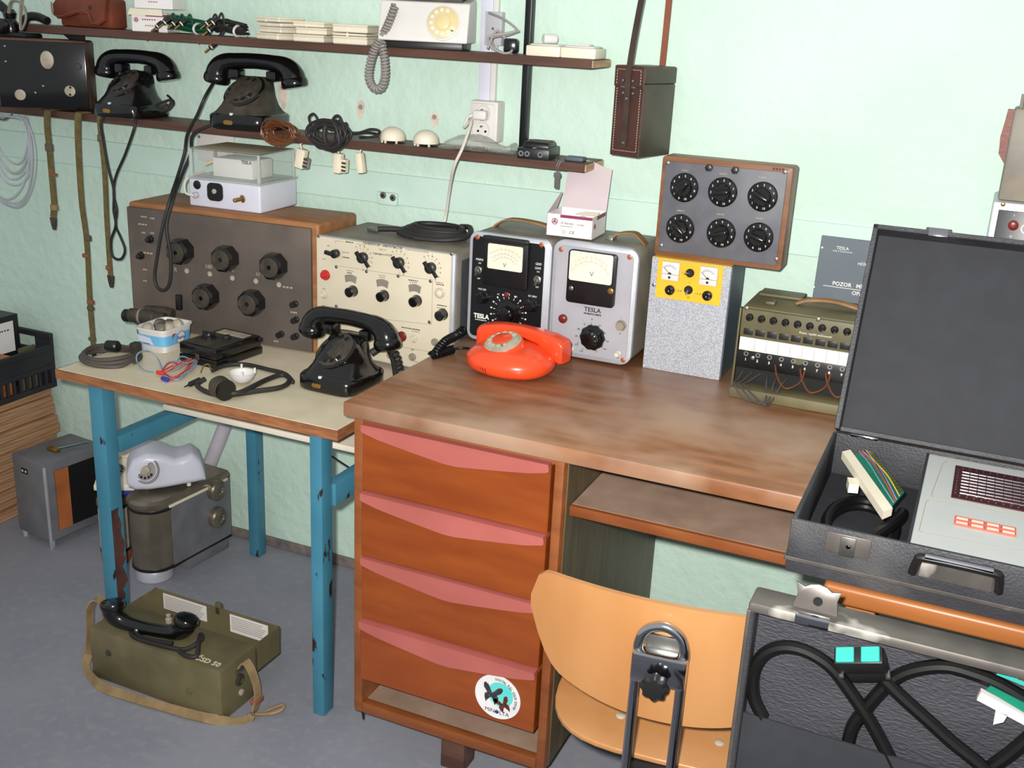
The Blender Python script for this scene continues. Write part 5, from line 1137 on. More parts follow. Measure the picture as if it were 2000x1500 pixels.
for k, (x, y, ax) in enumerate(((-.024, -.03, (-.3, -.8, .5)), (.0, -.01, (.2, -.5, .8)), (.016, .0, (-.2, -.9, .3)), (-.022, .012, (.4, -.4, .8)), (.015, .032, (.1, -.9, .4)), (-.004, .026, (.0, .3, 1)))):
    s_ = B().lathe([(.016, 0), (.0165, .002), (.014, .010), (.008, .014), (.001, .015)], (0, 0, 0), ax, 20); o = link('bell_gong', s_.mesh('bell_gong'), 'gun_metal' if k % 2 else 'dial_dusty'); o.location = t.M @ V((x, y, .050))
    tag(o, '%s round telephone bell gong lying in the margarine tub' % ('dark brownish' if k % 2 else 'pale dusty'), 'bell', '%s bell gongs in the margarine tub' % ('dark' if k % 2 else 'pale'))
# dark lens tubes behind the tub
c = YP(290, 605, -.315); t = T('lens_tubes', 'pair of dark dusty cylindrical tubes behind the margarine tub', 'tubes', (c.x, -.315, TZ), 12)
t.part('stand', B().box(-.03, .03, -.012, .02, 0, .03, .003), 'dusty_black'); t.part('tube', B().lathe([(.012, -.05), (.018, -.044), (.018, .02), (.015, .024), (.015, .05)], (-.002, -.008, .047), X_, 22), 'dusty_black'); t.part('tube', B().lathe([(.016, -.02), (.017, .03), (.014, .055)], (.0, .022, .052), X_, 22), 'dusty_black')
t.part('eyepiece', B().lathe([(.012, 0), (.016, .004), (.016, .016), (.012, .018)], (-.066, -.008, .045), X_, 20), 'black_plastic'); t.part('band', B().lathe([(.0192, 0), (.0192, .006)], (-.02, -.008, .047), X_, 20), 'case_grey')
# coil of grey mains lead
c = ZP(217, 703, TZ); t = T('mains_lead_coil', 'coiled brown-grey mains lead with a black plug at the table corner', 'cable', c)
pts = []
for k in range(3):
    rr = .066-.005*k
    pts += [V((math.cos(a)*rr*1.05, math.sin(a)*rr*(.95+.02*k), .006+.006*k+.0025*math.sin(2*a+k))) for a in [2*math.pi*j/12+.3*k for j in range(12)]]
t.part('coil', B().tube(pts, .0052, 8, 4), 'cable_brown'); t.part('plug', B().lathe([(.008, 0), (.013, .004), (.014, .03), (.011, .034)], (-.02, .008, .030), (1, .1, .05), 18), 'black_plastic')
t.part('connector', B().box(.028, .050, .028, .052, .012, .040, .006), 'dusty_black'); t.part('connector_neck', B().cyl((.045, .04, .012), (.05, .02, .006), .008, .006, 12), 'cable_brown')
# black multimeter
t = T('multimeter', 'old black bakelite multimeter lying on the table beside the tub', 'multimeter', (-1.613, -.375, TZ), -4)
w, d = .057, .08
t.part('lower_case', B().box(-w-.001, w+.001, -d, d, 0, .020, .003, 2), 'bakelite_clean'); t.part('upper_case', B().box(-w, w, -d+.001, d-.006, .021, .048, .003, 2), 'bakelite_clean')
pn = t.part('top_panel', B().box(-w+.006, w-.006, -d+.008, d-.012, .048, .049), 'dusty_black'); t.part('meter_window', B().box(-w+.018, w-.012, .025, .055, .049, .0505, .0005, 1), 'dial_dusty', pn)
t.part('range_knob', B().lathe([(.018, 0), (.018, .004), (.010, .007), (.009, .012), (.001, .013)], (-.022, -.018, .049), Z_, 24, (12, .06)), 'black_plastic'); t.part('grip_bar', B().box(-.040, -.004, -.021, -.015, .055, .064, .002, M=None), 'black_plastic'); t.part('small_knob', B().lathe([(.010, 0), (.010, .006), (.007, .010), (.001, .011)], (.020, -.002, .049), Z_, 18, (8, .08)), 'black_plastic')
t.part('side_knob', B().lathe([(.004, 0), (.006, .004), (.005, .008)], (w, d-.012, .04), X_, 12), 'black_plastic'); t.part('latch', B().box(-.006, .006, -d-.002, -d, .014, .028, .001), 'dusty_black')
# red and blue test leads
c = ZP(330, 735, TZ); t = T('test_leads', 'loose bunch of red and blue test leads on the table', 'wires', c)
Lz = lambda px, py, h: t.L(ZP(px, py, TZ+h))
rnd = random.Random(21)
for k in range(7):
    m = ('red_wire', 'blue_wire', 'red_wire', 'blue_wire', 'blue_wire', 'red_wire', 'cord_grey')[k]; j = lambda: rnd.uniform(-5, 5)
    t.part('lead', B().tube([Lz(312+j(), 728+j(), .006), Lz(335+j(), 715+2*j(), .012), Lz(360+j(), 704+2*j(), .016), Lz(380+j(), 700+2*j(), .012), Lz(372+j(), 722+2*j(), .008), Lz(345+j(), 738+j(), .005), Lz(322+j(), 735+j(), .004)], .0016, 6), m)
t.part('lead', B().tube([Lz(317, 722, .004), Lz(308, 700, .012), Lz(290, 685, .03), Lz(270, 690, .03), Lz(267, 705, .012), Lz(280, 722, .004), Lz(300, 727, .003)], .0016, 6), 'blue_wire')
t.part('clip', B().lathe([(.002, 0), (.005, .004), (.005, .022), (.003, .026)], Lz(305, 727, .008), (1, -.1, .1), 10), 'red_wire'); t.part('clip', B().lathe([(.002, 0), (.005, .004), (.005, .022), (.003, .026)], Lz(315, 738, .006), (1, -.2, 0), 10), 'blue_dark')
t.part('lead', B().tube([Lz(392, 728, .012), Lz(398, 714, .022), Lz(408, 712, .024), Lz(411, 722, .016)], .0013, 6), 'brass')
# black cable with plug
c = ZP(470, 750, TZ); t = T('black_plug_cable', 'folded black mains cable with a round plug at the front of the table', 'cable', c)
Lz = lambda px, py, h: t.L(ZP(px, py, TZ+h))
t.part('plug', B().lathe([(.008, 0), (.023, .003), (.024, .030), (.017, .044), (.008, .052)], Lz(440, 762, .0255), (Lz(395, 735, .0255)-Lz(440, 762, .0255)), 22), 'dusty_black'); t.part('plug_face', B().lathe([(.0215, -.0015), (.0235, .002), (.010, .0025)], Lz(440, 762, .0255), Lz(440, 762, .0255)-Lz(395, 735, .0255), 22), 'bakelite_clean')
t.part('cable', B().tube([Lz(400, 740, .02), Lz(385, 752, .012), Lz(405, 766, .006), Lz(440, 772, .006), Lz(500, 764, .006), Lz(550, 756, .006), Lz(566, 742, .006), Lz(552, 732, .008), Lz(520, 742, .007), Lz(470, 766, .014), Lz(440, 768, .014)], .0058, 8), 'cable_dark')
t.part('cable', B().tube([Lz(566, 742, .006), Lz(572, 746, .006), Lz(556, 730, .01), Lz(525, 722, .007), Lz(480, 712, .006), Lz(440, 714, .007), Lz(415, 724, .010)], .0052, 8), 'cable_dark'); t.part('probe_tip', B().lathe([(.006, 0), (.006, .03), (.002, .036), (.001, .048)], Lz(390, 742, .008), Lz(355, 758, .004)-Lz(390, 742, .008), 12), 'black_plastic')
# white dome cap upside down
c = ZP(474, 752, TZ); t = T('dome_cap', 'white plastic dome cap lying upside down on the black plug cable', 'cap', V((c.x, c.y, TZ+.0065)), 15)
r = .030; t.part('dome', B().lathe([(.004, 0), (.016, .002), (.024, .009), (.0285, .018), (r, .024), (r-.002, .024), (.026, .018), (.020, .008), (.003, .004)], (0, 0, 0), Z_, 30), 'white_plastic', ang=60)
for a in (.3, 2.0, -1.2): t.part('clip_leg', B().box(r*.92*math.cos(a)-.0022, r*.92*math.cos(a)+.0022, r*.92*math.sin(a)-.0012, r*.92*math.sin(a)+.0012, .02, .034), 'white_plastic')
one('yellow_cap', B().lathe([(.004, 0), (.005, .001), (.005, .006), (.003, .008)], ZP(1648, 806, DZ), Z_, 14), 'yellow', 'tiny yellow plastic cap on the desk beside the open black case', 'cap')

# ================================================================== stack of boards and the crate
rnd = random.Random(6); z = 0; nb = 12; bh = .364/nb
names = ['lowest', 'second', 'third', 'fourth', 'fifth', 'sixth', 'seventh', 'eighth', 'ninth', 'tenth', 'eleventh', 'topmost']
for k in range(nb):
    h = bh*rnd.uniform(.97, 1.0)-.0006; dx = rnd.uniform(-.010, .010); dy = rnd.uniform(0, .012)
    if k == nb-1: dx = -.012
    b_ = B().box(-.19, .19, -.40, .29, 0, h, .002, 1); o = link('wooden_board', b_.mesh('wooden_board', False), 'board_brown'); o.location = (-2.735+dx, -.31-dy, z)
    tag(o, 'rough brown wooden board, %s of the stack under the black crate' % names[k], 'board', 'boards stacked beside the table'); z += bh
BT = z
t = T('plastic_crate', 'black slatted plastic crate standing on the stack of brown boards', 'crate', (-2.675, -.24, BT))
cw, cd, ch, sh = .135, .215, .168, .135
def endwall(y):
    bb = B(); bb.box(-cw, cw, y-.005, y+.005, 0, ch-.055, .001, 1); bb.box(-cw, -.07, y-.005, y+.005, ch-.055, ch-.018); bb.box(.07, cw, y-.005, y+.005, ch-.055, ch-.018); bb.box(-cw, cw, y-.007, y+.007, ch-.018, ch, .002, 1)
    return t.part('end_wall', bb, 'crate_black', smooth=False)
endwall(-cd); endwall(cd)
for sg in (-1, 1):
    t.part('side_rail', B().box(sg*cw-.006, sg*cw+.006, -cd, cd, sh-.018, sh, .002, 1), 'crate_black'); t.part('side_rail', B().box(sg*cw-.006, sg*cw+.006, -cd, cd, .058, .072, .002, 1), 'crate_black'); t.part('side_rail', B().box(sg*cw-.007, sg*cw+.007, -cd, cd, 0, .016, .002, 1), 'crate_black')
    t.part('side_panel', B().box(sg*cw-.002, sg*cw+.001, -cd, cd, .072, sh-.018), 'crate_black')
    me = B().box(-.005, .005, -.004, .004, .016, .058, .001, 1).mesh('slat', False)
    for k in range(18): t.inst('slat', me, 'crate_black', (sg*cw, -cd+.012+k*(2*cd-.024)/17, 0))
t.part('floor_panel', B().box(-cw, cw, -cd, cd, 0, .008), 'crate_black')
wp = t.M
def inbox(name, label, x, y, z0, sx, sy_, sz, m, rz=0, extra=None):
    tt = T(name, label, 'box', wp @ V((x, y, z0)), rz); tt.part('box', B().box(-sx/2, sx/2, -sy_/2, sy_/2, 0, sz, .001, 1), m)
    if extra: extra(tt, sx, sy_, sz)
    return tt
def lab1(tt, sx, sy_, sz):
    tt.part('label', B().box(sx/2, sx/2+.0008, -sy_*.4, sy_*.3, sz*.5, sz*.92), 'paper_white'); tt.part('stripe', B().box(sx/2, sx/2+.0008, -sy_/2, sy_/2, sz*.38, sz*.42), 'red_wire')
    for k in range(2): tt.part('picture', B().box(sx/2, sx/2+.0008, -.03+k*.035, -.004+k*.035, sz*.12, sz*.30), 'yellow')
    dashes(tt, (sx/2+.001, -.01, sz*.8), .05, 'dark_print', 5, .004, 2, None, Y_, Z_)
inbox('product_box', 'black printed product box standing in the plastic crate', -.002, .115, .009, .12, .10, .222, 'black_plastic', 0, lab1)
inbox('orange_packet', 'flat orange-brown packet lying in the plastic crate', .082, .02, .009, .07, .12, .118, 'stove_orange', 0)
inbox('grey_card', 'grey-green card standing in the plastic crate against the rail', .116, .135, .009, .006, .06, .135, 'olive', 0)

# ================================================================== things on the floor
# grey cabinet
t = T('grey_cabinet', 'grey metal cabinet with a carrying clasp and an open brown side window on the floor', 'cabinet', (-2.345, -.22, 0), -7)
w, d = .072, .10; ztop = t.y(105, 915, -d).z; zt = max(.16, ztop)
t.part('body', B().box(-w, w, -d, d, .022, zt, .004, 2), 'proj_grey'); t.part('corner_strip', B().box(w-.004, w+.003, -d-.003, -d+.004, .0, zt-.01, .001), 'silver_paint')
t.part('window_recess', B().box(w-.001, w+.0015, -d+.03, d-.02, .05, zt-.03), 'black_hole'); t.part('window_board', B().box(w+.001, w+.0025, -d+.03, -d+.075, .05, zt-.03), 'stove_orange'); t.part('name_plate', B().box(-.03, -.004, -d-.002, -d, zt-.05, zt-.034), 'black_plastic')
for x in (-.024, -.01): t.part('plate_mark', B().box(x-.003, x+.003, -d-.0025, -d-.002, zt-.045, zt-.039), 'white_print', smooth=False)
t.part('clasp', B().box(-.01, .03, -.03, -.01, zt, zt+.012, .003), 'brass'); t.part('clasp_rod', B().cyl((.03, -.02, zt+.012), (.06, .06, zt+.014), .003, n=8), 'chrome')
for sx in (-1, 1):
    for yy in (-d+.012, d-.012): t.part('foot', B().cyl((sx*(w-.012), yy, 0), (sx*(w-.012), yy, .023), .007, .009, 12), 'silver_paint')
# D-shaped metal drum apparatus
r = .060
t = T('drum_apparatus', 'dark metal apparatus with a shiny rounded drum front and two side rollers on the floor', 'apparatus', (-1.925, -.305, 0), -4)
zt = .248; back = .235
def dsec(rr, z, yb=back):
    a = [(rr*math.cos(math.radians(180+k*10)), rr*math.sin(math.radians(180+k*10)), z) for k in range(19)]; return a+[(rr, yb, z), (-rr, yb, z)]
t.part('body', B().loft([dsec(r*.98, .045), dsec(r*.98, zt-.025)]), 'gun_metal', ang=30); t.part('lid', B().loft([dsec(r, zt-.024), dsec(r+.004, zt-.018), dsec(r+.004, zt-.008), dsec(r-.004, zt), dsec(r*.6, zt+.001, back-.03)]), 'gun_metal', ang=40)
t.part('band', B().loft([dsec(r+.001, .040), dsec(r+.001, .048)]), 'black_plastic', ang=30); t.part('band', B().loft([dsec(r+.001, zt-.034), dsec(r+.001, zt-.027)]), 'black_plastic', ang=30)
t.part('base_foot', B().lathe([(.045, 0), (.05, .006), (.05, .03), (.044, .04)], (0, -.005, 0), Z_, 32), 'silver_paint'); t.part('rear_foot', B().box(-r+.008, r-.008, .07, back, 0, .046, .003), 'proj_grey')
t.part('side_panel', B().box(r-.001, r+.003, .01, back, .048, zt-.022), 'proj_grey'); t.part('trim_strip', B().box(r+.002, r+.006, .0, back-.01, zt-.026, zt-.018, .001), 'ivory')
for px, py in ((423, 957), (425, 1010)):
    p = t.x(px, py, r+.012); t.part('roller', B().lathe([(.024, 0), (.030, .004), (.030, .022), (.026, .026), (.012, .028), (.010, .024)], (r-.002, min(p.y, back-.03), p.z), X_, 28), 'gun_metal')
# brown cylinder
t = T('striped_canister', 'brown and pinkish metal canister with black bands standing behind the table leg', 'canister', (-2.085, -.285, 0))
cz = .195
t.part('drum', B().lathe([(.040, .035), (.040, cz-.02), (.038, cz)], (0, 0, 0), Z_, 32), 'plaster_pink'); t.part('cap', B().lathe([(.040, cz-.02), (.043, cz-.016), (.042, cz-.002), (.034, cz+.006), (.002, cz+.008)], (0, 0, 0), Z_, 32), 'gun_metal'); t.part('base', B().lathe([(.034, 0), (.040, .004), (.042, .03), (.040, .036)], (0, 0, 0), Z_, 32), 'stove_orange')
for z in (.036, cz-.026): t.part('band', B().lathe([(.0415, z), (.0415, z+.008)], (0, 0, 0), Z_, 32), 'black_plastic')
rb = B()
for k in range(4): a = math.radians(-100+k*40); rb.box(-.004, .004, -.042, -.039, .044, cz-.026, M=Matrix.Rotation(a+1.6, 4, 'Z'))
t.part('rib', rb, 'gun_metal')
# cream and blue telephone on the canister
t = T('cream_telephone', 'cream wedge telephone with a blue base lying on the canister behind the table leg', 'telephone', (-2.085, -.225, .204), 30)
sec = [(-.075, .018), (-.075, .034), (.05, .075), (.07, .07), (.07, .018)]
t.part('base', B().box(-.065, .062, -.065, .065, .0, .019, .004), 'blue_dark'); t.part('body', B().prism(sec, (-.072, 0, 0), Y_, Z_, (.142, 0, 0), .004), 'ivory', smooth=False)
dial_parts(t, (-.025, -.02, .0535), (0, -.041, .125), .028, 'ivory', 'cord_grey', 'ivory'); t.part('handset', B().box(-.075, .075, .03, .065, .072, .094, .006), 'ivory')
# grey telephone on the drum apparatus
c = V((-1.915, -.27, zt+.012)); t = T('grey_telephone', 'pale grey streamlined telephone on the metal drum apparatus under the table', 'telephone', (-1.935, -.235, .2505), 42)
R_ = Matrix.Rotation(math.radians(-3), 4, 'Y')
secs = []
for x, hy, z0, z1, cy in ((-.098, .050, .030, .040, 0), (-.094, .060, .012, .062, 0), (-.075, .064, .004, .094, 0), (-.04, .064, .0, .106, 0), (.0, .062, .0, .098, 0), (.03, .058, .0, .080, 0), (.05, .055, .0, .080, 0), (.075, .052, .0, .088, 0), (.095, .046, .0, .07, 0), (.105, .04, .0, .03, 0)):
    secs.append([R_ @ V((x, cy+a_, (z0+z1)/2+b2)) for a_, b2 in rrect(hy*2, max(z1-z0, .012), min(.02, max(z1-z0, .012)*.4), 4)])
zmin = min(p.z for s_ in secs for p in s_); off = V((0, 0, -zmin+.006)); secs = [[p+off for p in s_] for s_ in secs]
t.part('shell', B().loft(secs), 'lilac_white', ang=60)
dn = (R_.to_3x3() @ V((-.35, -.9, .35))).normalized(); dc = R_ @ V((-.045, -.060, .062))+off
t.part('rim', B().tube([dc+basis(dn)[0]*(.034*math.cos(a))+basis(dn)[1]*(.034*math.sin(a)) for a in [2*math.pi*k/16 for k in range(16)]], .003, 6, 3, True), 'cord_grey')
dial_parts(t, dc, dn, .028, 'lilac_white', 'cord_grey', 'dial_dusty')
for x in (-.05, .06):
    p = R_ @ V((x, -.03, 0))+off; t.part('rubber_foot', B().cyl((p.x, p.y, 0.0005), (p.x, p.y, p.z+.004), .006, n=12), 'ivory')
# wall pipe
a, b_ = YP(452, 800, -.045), YP(396, 940, -.045); d = (b_-a).normalized()
t = T('waste_pipe', 'grey plastic pipe slanting down the wall behind the table', 'pipe', (b_.x, -.045, 0)); t.part('pipe', B().cyl(t.L(a-d*.05), t.L(b_+d*.08), .020, n=24), 'pipe_grey')
pe = b_+d*.08; t.part('pipe', B().tube([t.L(pe-d*.01), t.L(pe+d*.03), (t.L(pe+d*.04).x, 0, t.L(pe).z-.07), (t.L(pe+d*.04).x, 0, .002)], .020, 16, 4), 'pipe_grey'); t.part('collar', B().cyl(t.L(pe-d*.03), t.L(pe+d*.0), .024, n=24), 'pipe_grey')
t.part('wall_bend', B().tube([t.L(a-d*.045), t.L(a-d*.07), (t.L(a-d*.085).x, .03, t.L(a-d*.08).z), (t.L(a-d*.085).x, .044, t.L(a-d*.08).z)], .020, 16, 4), 'pipe_grey')

# army field telephone
t = T('army_field_telephone', 'olive army field telephone in an open metal box on the floor', 'telephone', (-1.5365, -.685, 0), -.5)
hw, hd, Hh = .1885, .063, .130
t.part('box', B().box(-hw, hw, -hd, hd, 0, Hh, .004, 2), 'olive_dusty')
bb = B(); lx0, lx1, ly0, ly1, lz0, lz1 = -hw+.002, hw-.002, hd+.002, hd+.092, .055, .128
bb.box(lx0, lx1, ly0, ly1, lz0, lz0+.003); bb.box(lx0, lx1, ly1-.003, ly1, lz0, lz1); bb.box(lx0, lx0+.003, ly0, ly1, lz0, lz1); bb.box(lx1-.003, lx1, ly0, ly1, lz0, lz1); bb.box(lx0, lx1, ly0, ly0+.003, lz0, lz1-.012)
lid = t.part('lid', bb, 'olive_dusty', smooth=False, label='olive metal lid folded back behind the box'); t.part('hinge', B().cyl((-hw+.03, hd+.002, lz1-.006), (hw-.03, hd+.002, lz1-.006), .003, n=10), 'olive', lid)
for px0, py0, px1, py1, s_ in ((319, 1164, 404, 1206, 1), (449, 1203, 524, 1248, 2)):
    a, b_ = t.y(px0, py0, ly1-.0035), t.y(px1, py1, ly1-.0035); c = (a+b_)*.5; zz0, zz1 = max(lz0+.006, min(a.z, b_.z)-.012), min(lz1-.006, max(a.z, b_.z)+.012)
    lb = t.part('paper_label', B().box(a.x, b_.x, ly1-.0042, ly1-.0032, zz0, zz1), 'paper_white', lid, smooth=False)
    db = B()
    for k in range(7): db.box(a.x+.005, b_.x-.006-.012*((k*5+s_) % 4)/3, ly1-.0046, ly1-.0042, zz1-.007-k*.0052, zz1-.0055-k*.0052)
    t.part('print_lines', db, 'faint_print', lid, smooth=False)
p = t.y(426, 1182, ly1); t.part('lid_latch', B().box(p.x-.008, p.x+.008, ly1-.003, ly1+.006, lz1-.02, lz1+.012, .002), 'olive', lid); t.part('leg_stand', B().box(-.1, .1, ly1-.03, ly1-.004, 0, lz0, .002), 'olive')
Mh = Matrix.Translation(V((-.052, -.012, Hh+.043))) @ Matrix.Rotation(math.radians(14), 4, 'Z') @ Matrix.Rotation(math.radians(4), 4, 'Y') @ Matrix.Rotation(math.radians(172), 4, 'X')
handset_parts(t, Mh, 'bakelite_clean', .86)
t.part('handset_cord', B().tube([(.03, -.03, Hh+.006), (-.04, -.045, Hh+.006), (-.09, -.03, Hh+.006), (-.06, -.05, Hh+.005), (.02, -.048, Hh+.006), (.07, -.035, Hh+.006), (.09, -.005, Hh+.02), (.075, .012, Hh+.02), (.095, -.02, Hh+.02), (.11, -.045, Hh+.008), (.09, -.054, Hh+.006), (.06, -.045, Hh+.005)], .0055, 8), 'cable_dark')
for px, py in ((330, 1215), (375, 1212)): p = t.z(px, py, Hh); t.part('terminal', B().lathe([(.008, 0), (.008, .01), (.005, .012), (.006, .02), (.002, .022)], (p.x, min(p.y, hd-.01), Hh), Z_, 14), 'dial_dusty')
p = t.z(268, 1240, Hh); t.part('terminal', B().lathe([(.006, 0), (.006, .014), (.003, .018)], (p.x, p.y, Hh), Z_, 12), 'steel')
text(t, 'ČSD 50', (.138, -.042, Hh+.0003), .021, 'ivory', X_, Y_, bold=.0003)
for px, py, m in ((212, 1275, 'dusty_black'), (370, 1350, 'olive')): p = t.y(px, py, -hd); t.part('screw_cap', B().lathe([(.008, 0), (.008, .002), (.005, .003)], (p.x, -hd, p.z), (0, -1, 0), 18), m)
p = t.x(458, 1340, hw); t.part('side_socket', B().lathe([(.014, 0), (.014, .004), (.009, .006), (.008, .002)], (hw, 0, .075), X_, 20), 'dusty_black'); t.part('side_socket', B().lathe([(.008, 0), (.008, .004), (.004, .006)], (hw, .004, .04), X_, 16), 'dial_dusty')
for sg in (-1, 1): t.part('strap_lug', B().box(sg*hw-.006 if sg < 0 else hw-.001, sg*hw+.001 if sg < 0 else hw+.006, -.014, .014, .095, .105, .002), 'steel')
st = [(-hw-.006, 0, .10), (-hw-.012, .0, .15), (-hw-.022, -.01, .172), (-hw-.036, -.02, .15), (-hw-.034, -.03, .07), (-hw-.02, -.06, .014), (-hw+.05, -hd-.028, .008), (-.06, -hd-.03, .008), (.06, -hd-.022, .009), (.15, -hd-.012, .009), (hw+.03, -hd+.01, .008), (hw+.05, -hd+.04, .012), (hw+.05, -.0, .05), (hw+.04, .0, .1), (hw+.02, .0, .128), (hw+.006, 0, .11)]
sd = [Y_, Y_, Y_, Y_, Y_+Z_*.5, Z_+Y_*.6, Z_*.7+Y_*.7, Z_*.5+Y_, Y_+Z_*.3, Y_+Z_*.6, Z_+X_*.3, Y_*.7+Z_*.5, Y_, Y_, Y_, Y_]
t.part('shoulder_strap', B().ribbon(st, [.022]*16, .003, sd, 4), 'khaki_web')
t.part('strap_keeper', B().box(hw+.040, hw+.056, -.016, .014, .032, .044, .002), 'strap_red'); t.part('strap_end', B().tube([(hw+.045, -.02, .012), (hw+.08, .0, .012), (hw+.1, .018, .018), (hw+.095, .03, .022), (hw+.07, .005, .014)], .004, 6), 'khaki_web')

# ================================================================== open black case on the right
CF, CB, CZ0, CZ1, CX = -.985, -.600, DZ+.001, DZ+.080, -.170
t = T('wood_side_table', 'orange-brown wooden side table under the open black case', 'table', (.12, -.93, 0))
ta, tb_ = t.L((-.115, -.992, 0)), t.L((.40, -.74, 0))
t.part('tabletop', B().box(ta.x, tb_.x, ta.y, tb_.y, DZ-.028, DZ, .006, 3), 'wood_orange')
for x in (ta.x+.03, tb_.x-.07):
    for y in (ta.y+.03, tb_.y-.07): t.part('leg', B().box(x, x+.04, y, y+.04, 0, DZ-.028, .003), 'wood_orange')
t = T('open_black_case', 'open black carrying case with a pale printed panel and a raised lid', 'case', (.1, CF, CZ0))
q = lambda x, y, z: t.L((x, y, z)); x0 = CX-.1; x1 = x0+.52; dd = CB-CF; hh = CZ1-CZ0; wt = .007
bb = B(); bb.box(x0, x1, 0, wt, 0, hh, .002, 2); bb.box(x0, x1, dd-wt, dd, 0, hh, .002, 2); bb.box(x0, x0+wt, wt, dd-wt, 0, hh, .002, 2); bb.box(x1-wt, x1, wt, dd-wt, 0, hh, .002, 2); bb.box(x0+wt, x1-wt, wt, dd-wt, 0, .006)
body = t.part('tray', bb, 'case_black'); t.part('lining', B().box(x0+wt, x1-wt, wt, dd-wt, .006, .0075), 'case_lining')
gb = B(); gb.box(x0-.002, x1, -.003, .0, .018, .024, .001, 1); gb.box(x0-.003, x0, -.002, dd, .018, .024, .001, 1); t.part('edge_bead', gb, 'frame_metal', body)
lean = math.atan2(.14, .305); ll = .345
LM = Matrix.Translation(V((0, dd-.004, hh+.002))) @ Matrix.Rotation(-lean, 4, 'X')
lb = B(); lw = .042
lb.box(x0+.004, x1, .0, .006, 0, ll, .001, 1, M=LM); lb.box(x0+.004, x0+.012, -lw, .0, 0, ll, .001, 1, M=LM); lb.box(x1-.008, x1, -lw, .0, 0, ll, .001, 1, M=LM); lb.box(x0+.004, x1, -lw, .0, ll-.008, ll, .001, 1, M=LM); lb.box(x0+.004, x1, -lw*.3, .0, 0, .008, .001, 1, M=LM)
lid = t.part('lid', lb, 'case_black'); t.part('lid_lining', B().box(x0+.012, x1-.008, -.002, .0002, .008, ll-.008, M=LM), 'case_lining', lid)
t.part('lid_latch', B().box(x0+.085, x0+.125, -.034, -.012, ll, ll+.007, .002, M=LM), 'frame_metal', lid); t.part('lid_catch', B().box(x0+.09, x0+.12, -lw-.002, -lw+.003, ll-.01, ll+.004, .001, M=LM), 'chrome', lid)
for x in (x0+.05, x0+.36): t.part('hinge', B().box(x-.022, x+.022, dd-.008, dd+.001, hh-.002, hh+.003, .001), 'chrome')
Q = lambda px, py, v=-.001: t.y(px, py, v)
p = Q(1656, 1064); lt = t.part('latch', B().box(p.x-.029, p.x+.029, -.003, .0, p.z-.014, p.z+.014, .001), 'frame_metal'); t.part('latch_button', B().box(p.x-.010, p.x+.010, -.006, -.003, p.z-.016, p.z+.012, .001), 'steel', lt); t.part('latch_rivet', B().lathe([(.0035, 0), (.003, .002), (.001, .0025)], (p.x+.001, -.006, p.z), (0, -1, 0), 12), 'chrome', lt)
a, b_ = Q(1790, 1070), Q(1958, 1118); hz = (a.z+b_.z)*.5
hd_ = t.part('handle', B().tube([(a.x, -.004, hz-.030), (a.x+.004, -.020, hz-.004), (a.x+.014, -.026, hz+.004), (b_.x-.014, -.026, hz+.004), (b_.x-.004, -.020, hz-.004), (b_.x, -.004, hz-.030)], .0055, 10, 5), 'black_plastic'); t.part('handle_plate', B().prism([(a.x+.008, hz-.034), (b_.x-.008, hz-.034), (b_.x-.010, hz-.006), (a.x+.010, hz-.006)], (0, -.001, 0), X_, Z_, (0, -.0015, 0)), 'frame_metal', hd_, smooth=False); t.part('handle_bar', B().tube([(a.x+.012, -.028, hz+.008), (b_.x-.012, -.028, hz+.008)], .0042, 10), 'chrome', hd_)
# panel in the case
pz = hh-.006
pa = t.z(1765, 1046, pz); pb = t.z(1832, 868, pz); xl = (pa.x+pb.x)/2
pn = t.part('panel', B().box(xl, x1-wt, wt+.003, dd-wt-.003, pz-.012, pz, .001, 1), 'plate_white', label='pale grey printed instrument panel'); t.part('partition', B().box(xl-.004, xl, wt, dd-wt, .006, pz, .0005, 1), 'case_black')
def zline(pts):
    bb = B(); P = [t.z(px, py, pz) for px, py in pts]
    for p, r in zip(P, P[1:]):
        d = (r-p); L = d.length; d.normalize(); bb.prism([(0, -.0004), (L, -.0004), (L, .0004), (0, .0004)], p, d, Z_.cross(d), (0, 0, .0003))
    t.part('panel_line', bb, 'faint_print', pn, smooth=False)
zline([(2060, 928), (1850, 901), (1842, 905), (1819, 966), (1823, 971), (2060, 1015)]); zline([(2060, 1020), (1814, 977), (1809, 980), (1795, 1036), (1799, 1040), (2060, 1088)])
ma, mb_ = t.z(1871, 911, pz), t.z(1852, 971, pz); mx0 = (ma.x+mb_.x)/2; my0, my1 = mb_.y, ma.y; mx1 = t.z(2008, 940, pz).x; mx1 = max(mx1, mx0+.11)
bo = t.part('jack_matrix', B().box(mx0, mx1, my0, my1, pz, pz+.0015), 'board_maroon', pn, smooth=False)
gl = B(); nx, ny = 7, 8; W_, D_ = mx1-mx0, my1-my0
for k in range(nx): xx = mx0+W_*(.20+.65*k/(nx-1)); gl.box(xx-.0006, xx+.0006, my0+D_*.14, my1-D_*.14, pz+.0016, pz+.0024)
for k in range(ny): yy = my0+D_*(.16+.66*k/(ny-1)); gl.box(mx0+W_*.10, mx1-W_*.06, yy-.0005, yy+.0005, pz+.0017, pz+.0023)
t.part('matrix_bars', gl, 'chrome', pn, smooth=False)
pm = B().lathe([(.0016, 0), (.0016, .001), (.0008, .0014)], (0, 0, 0), Z_, 8).mesh('pin')
for k in range(9):
    for yy in (my0+D_*.06, my1-D_*.06): t.inst('pin', pm, 'chrome', (mx0+W_*(.1+.09*k), yy, pz+.0016), None, pn)
    t.inst('pin', pm, 'chrome', (mx0+W_*.045, my0+D_*(.13+.09*k), pz+.0016), None, pn)
ca = t.z(1862, 1008, pz); cb_ = t.z(1968, 1052, pz); cw_, cd_ = .019, .014
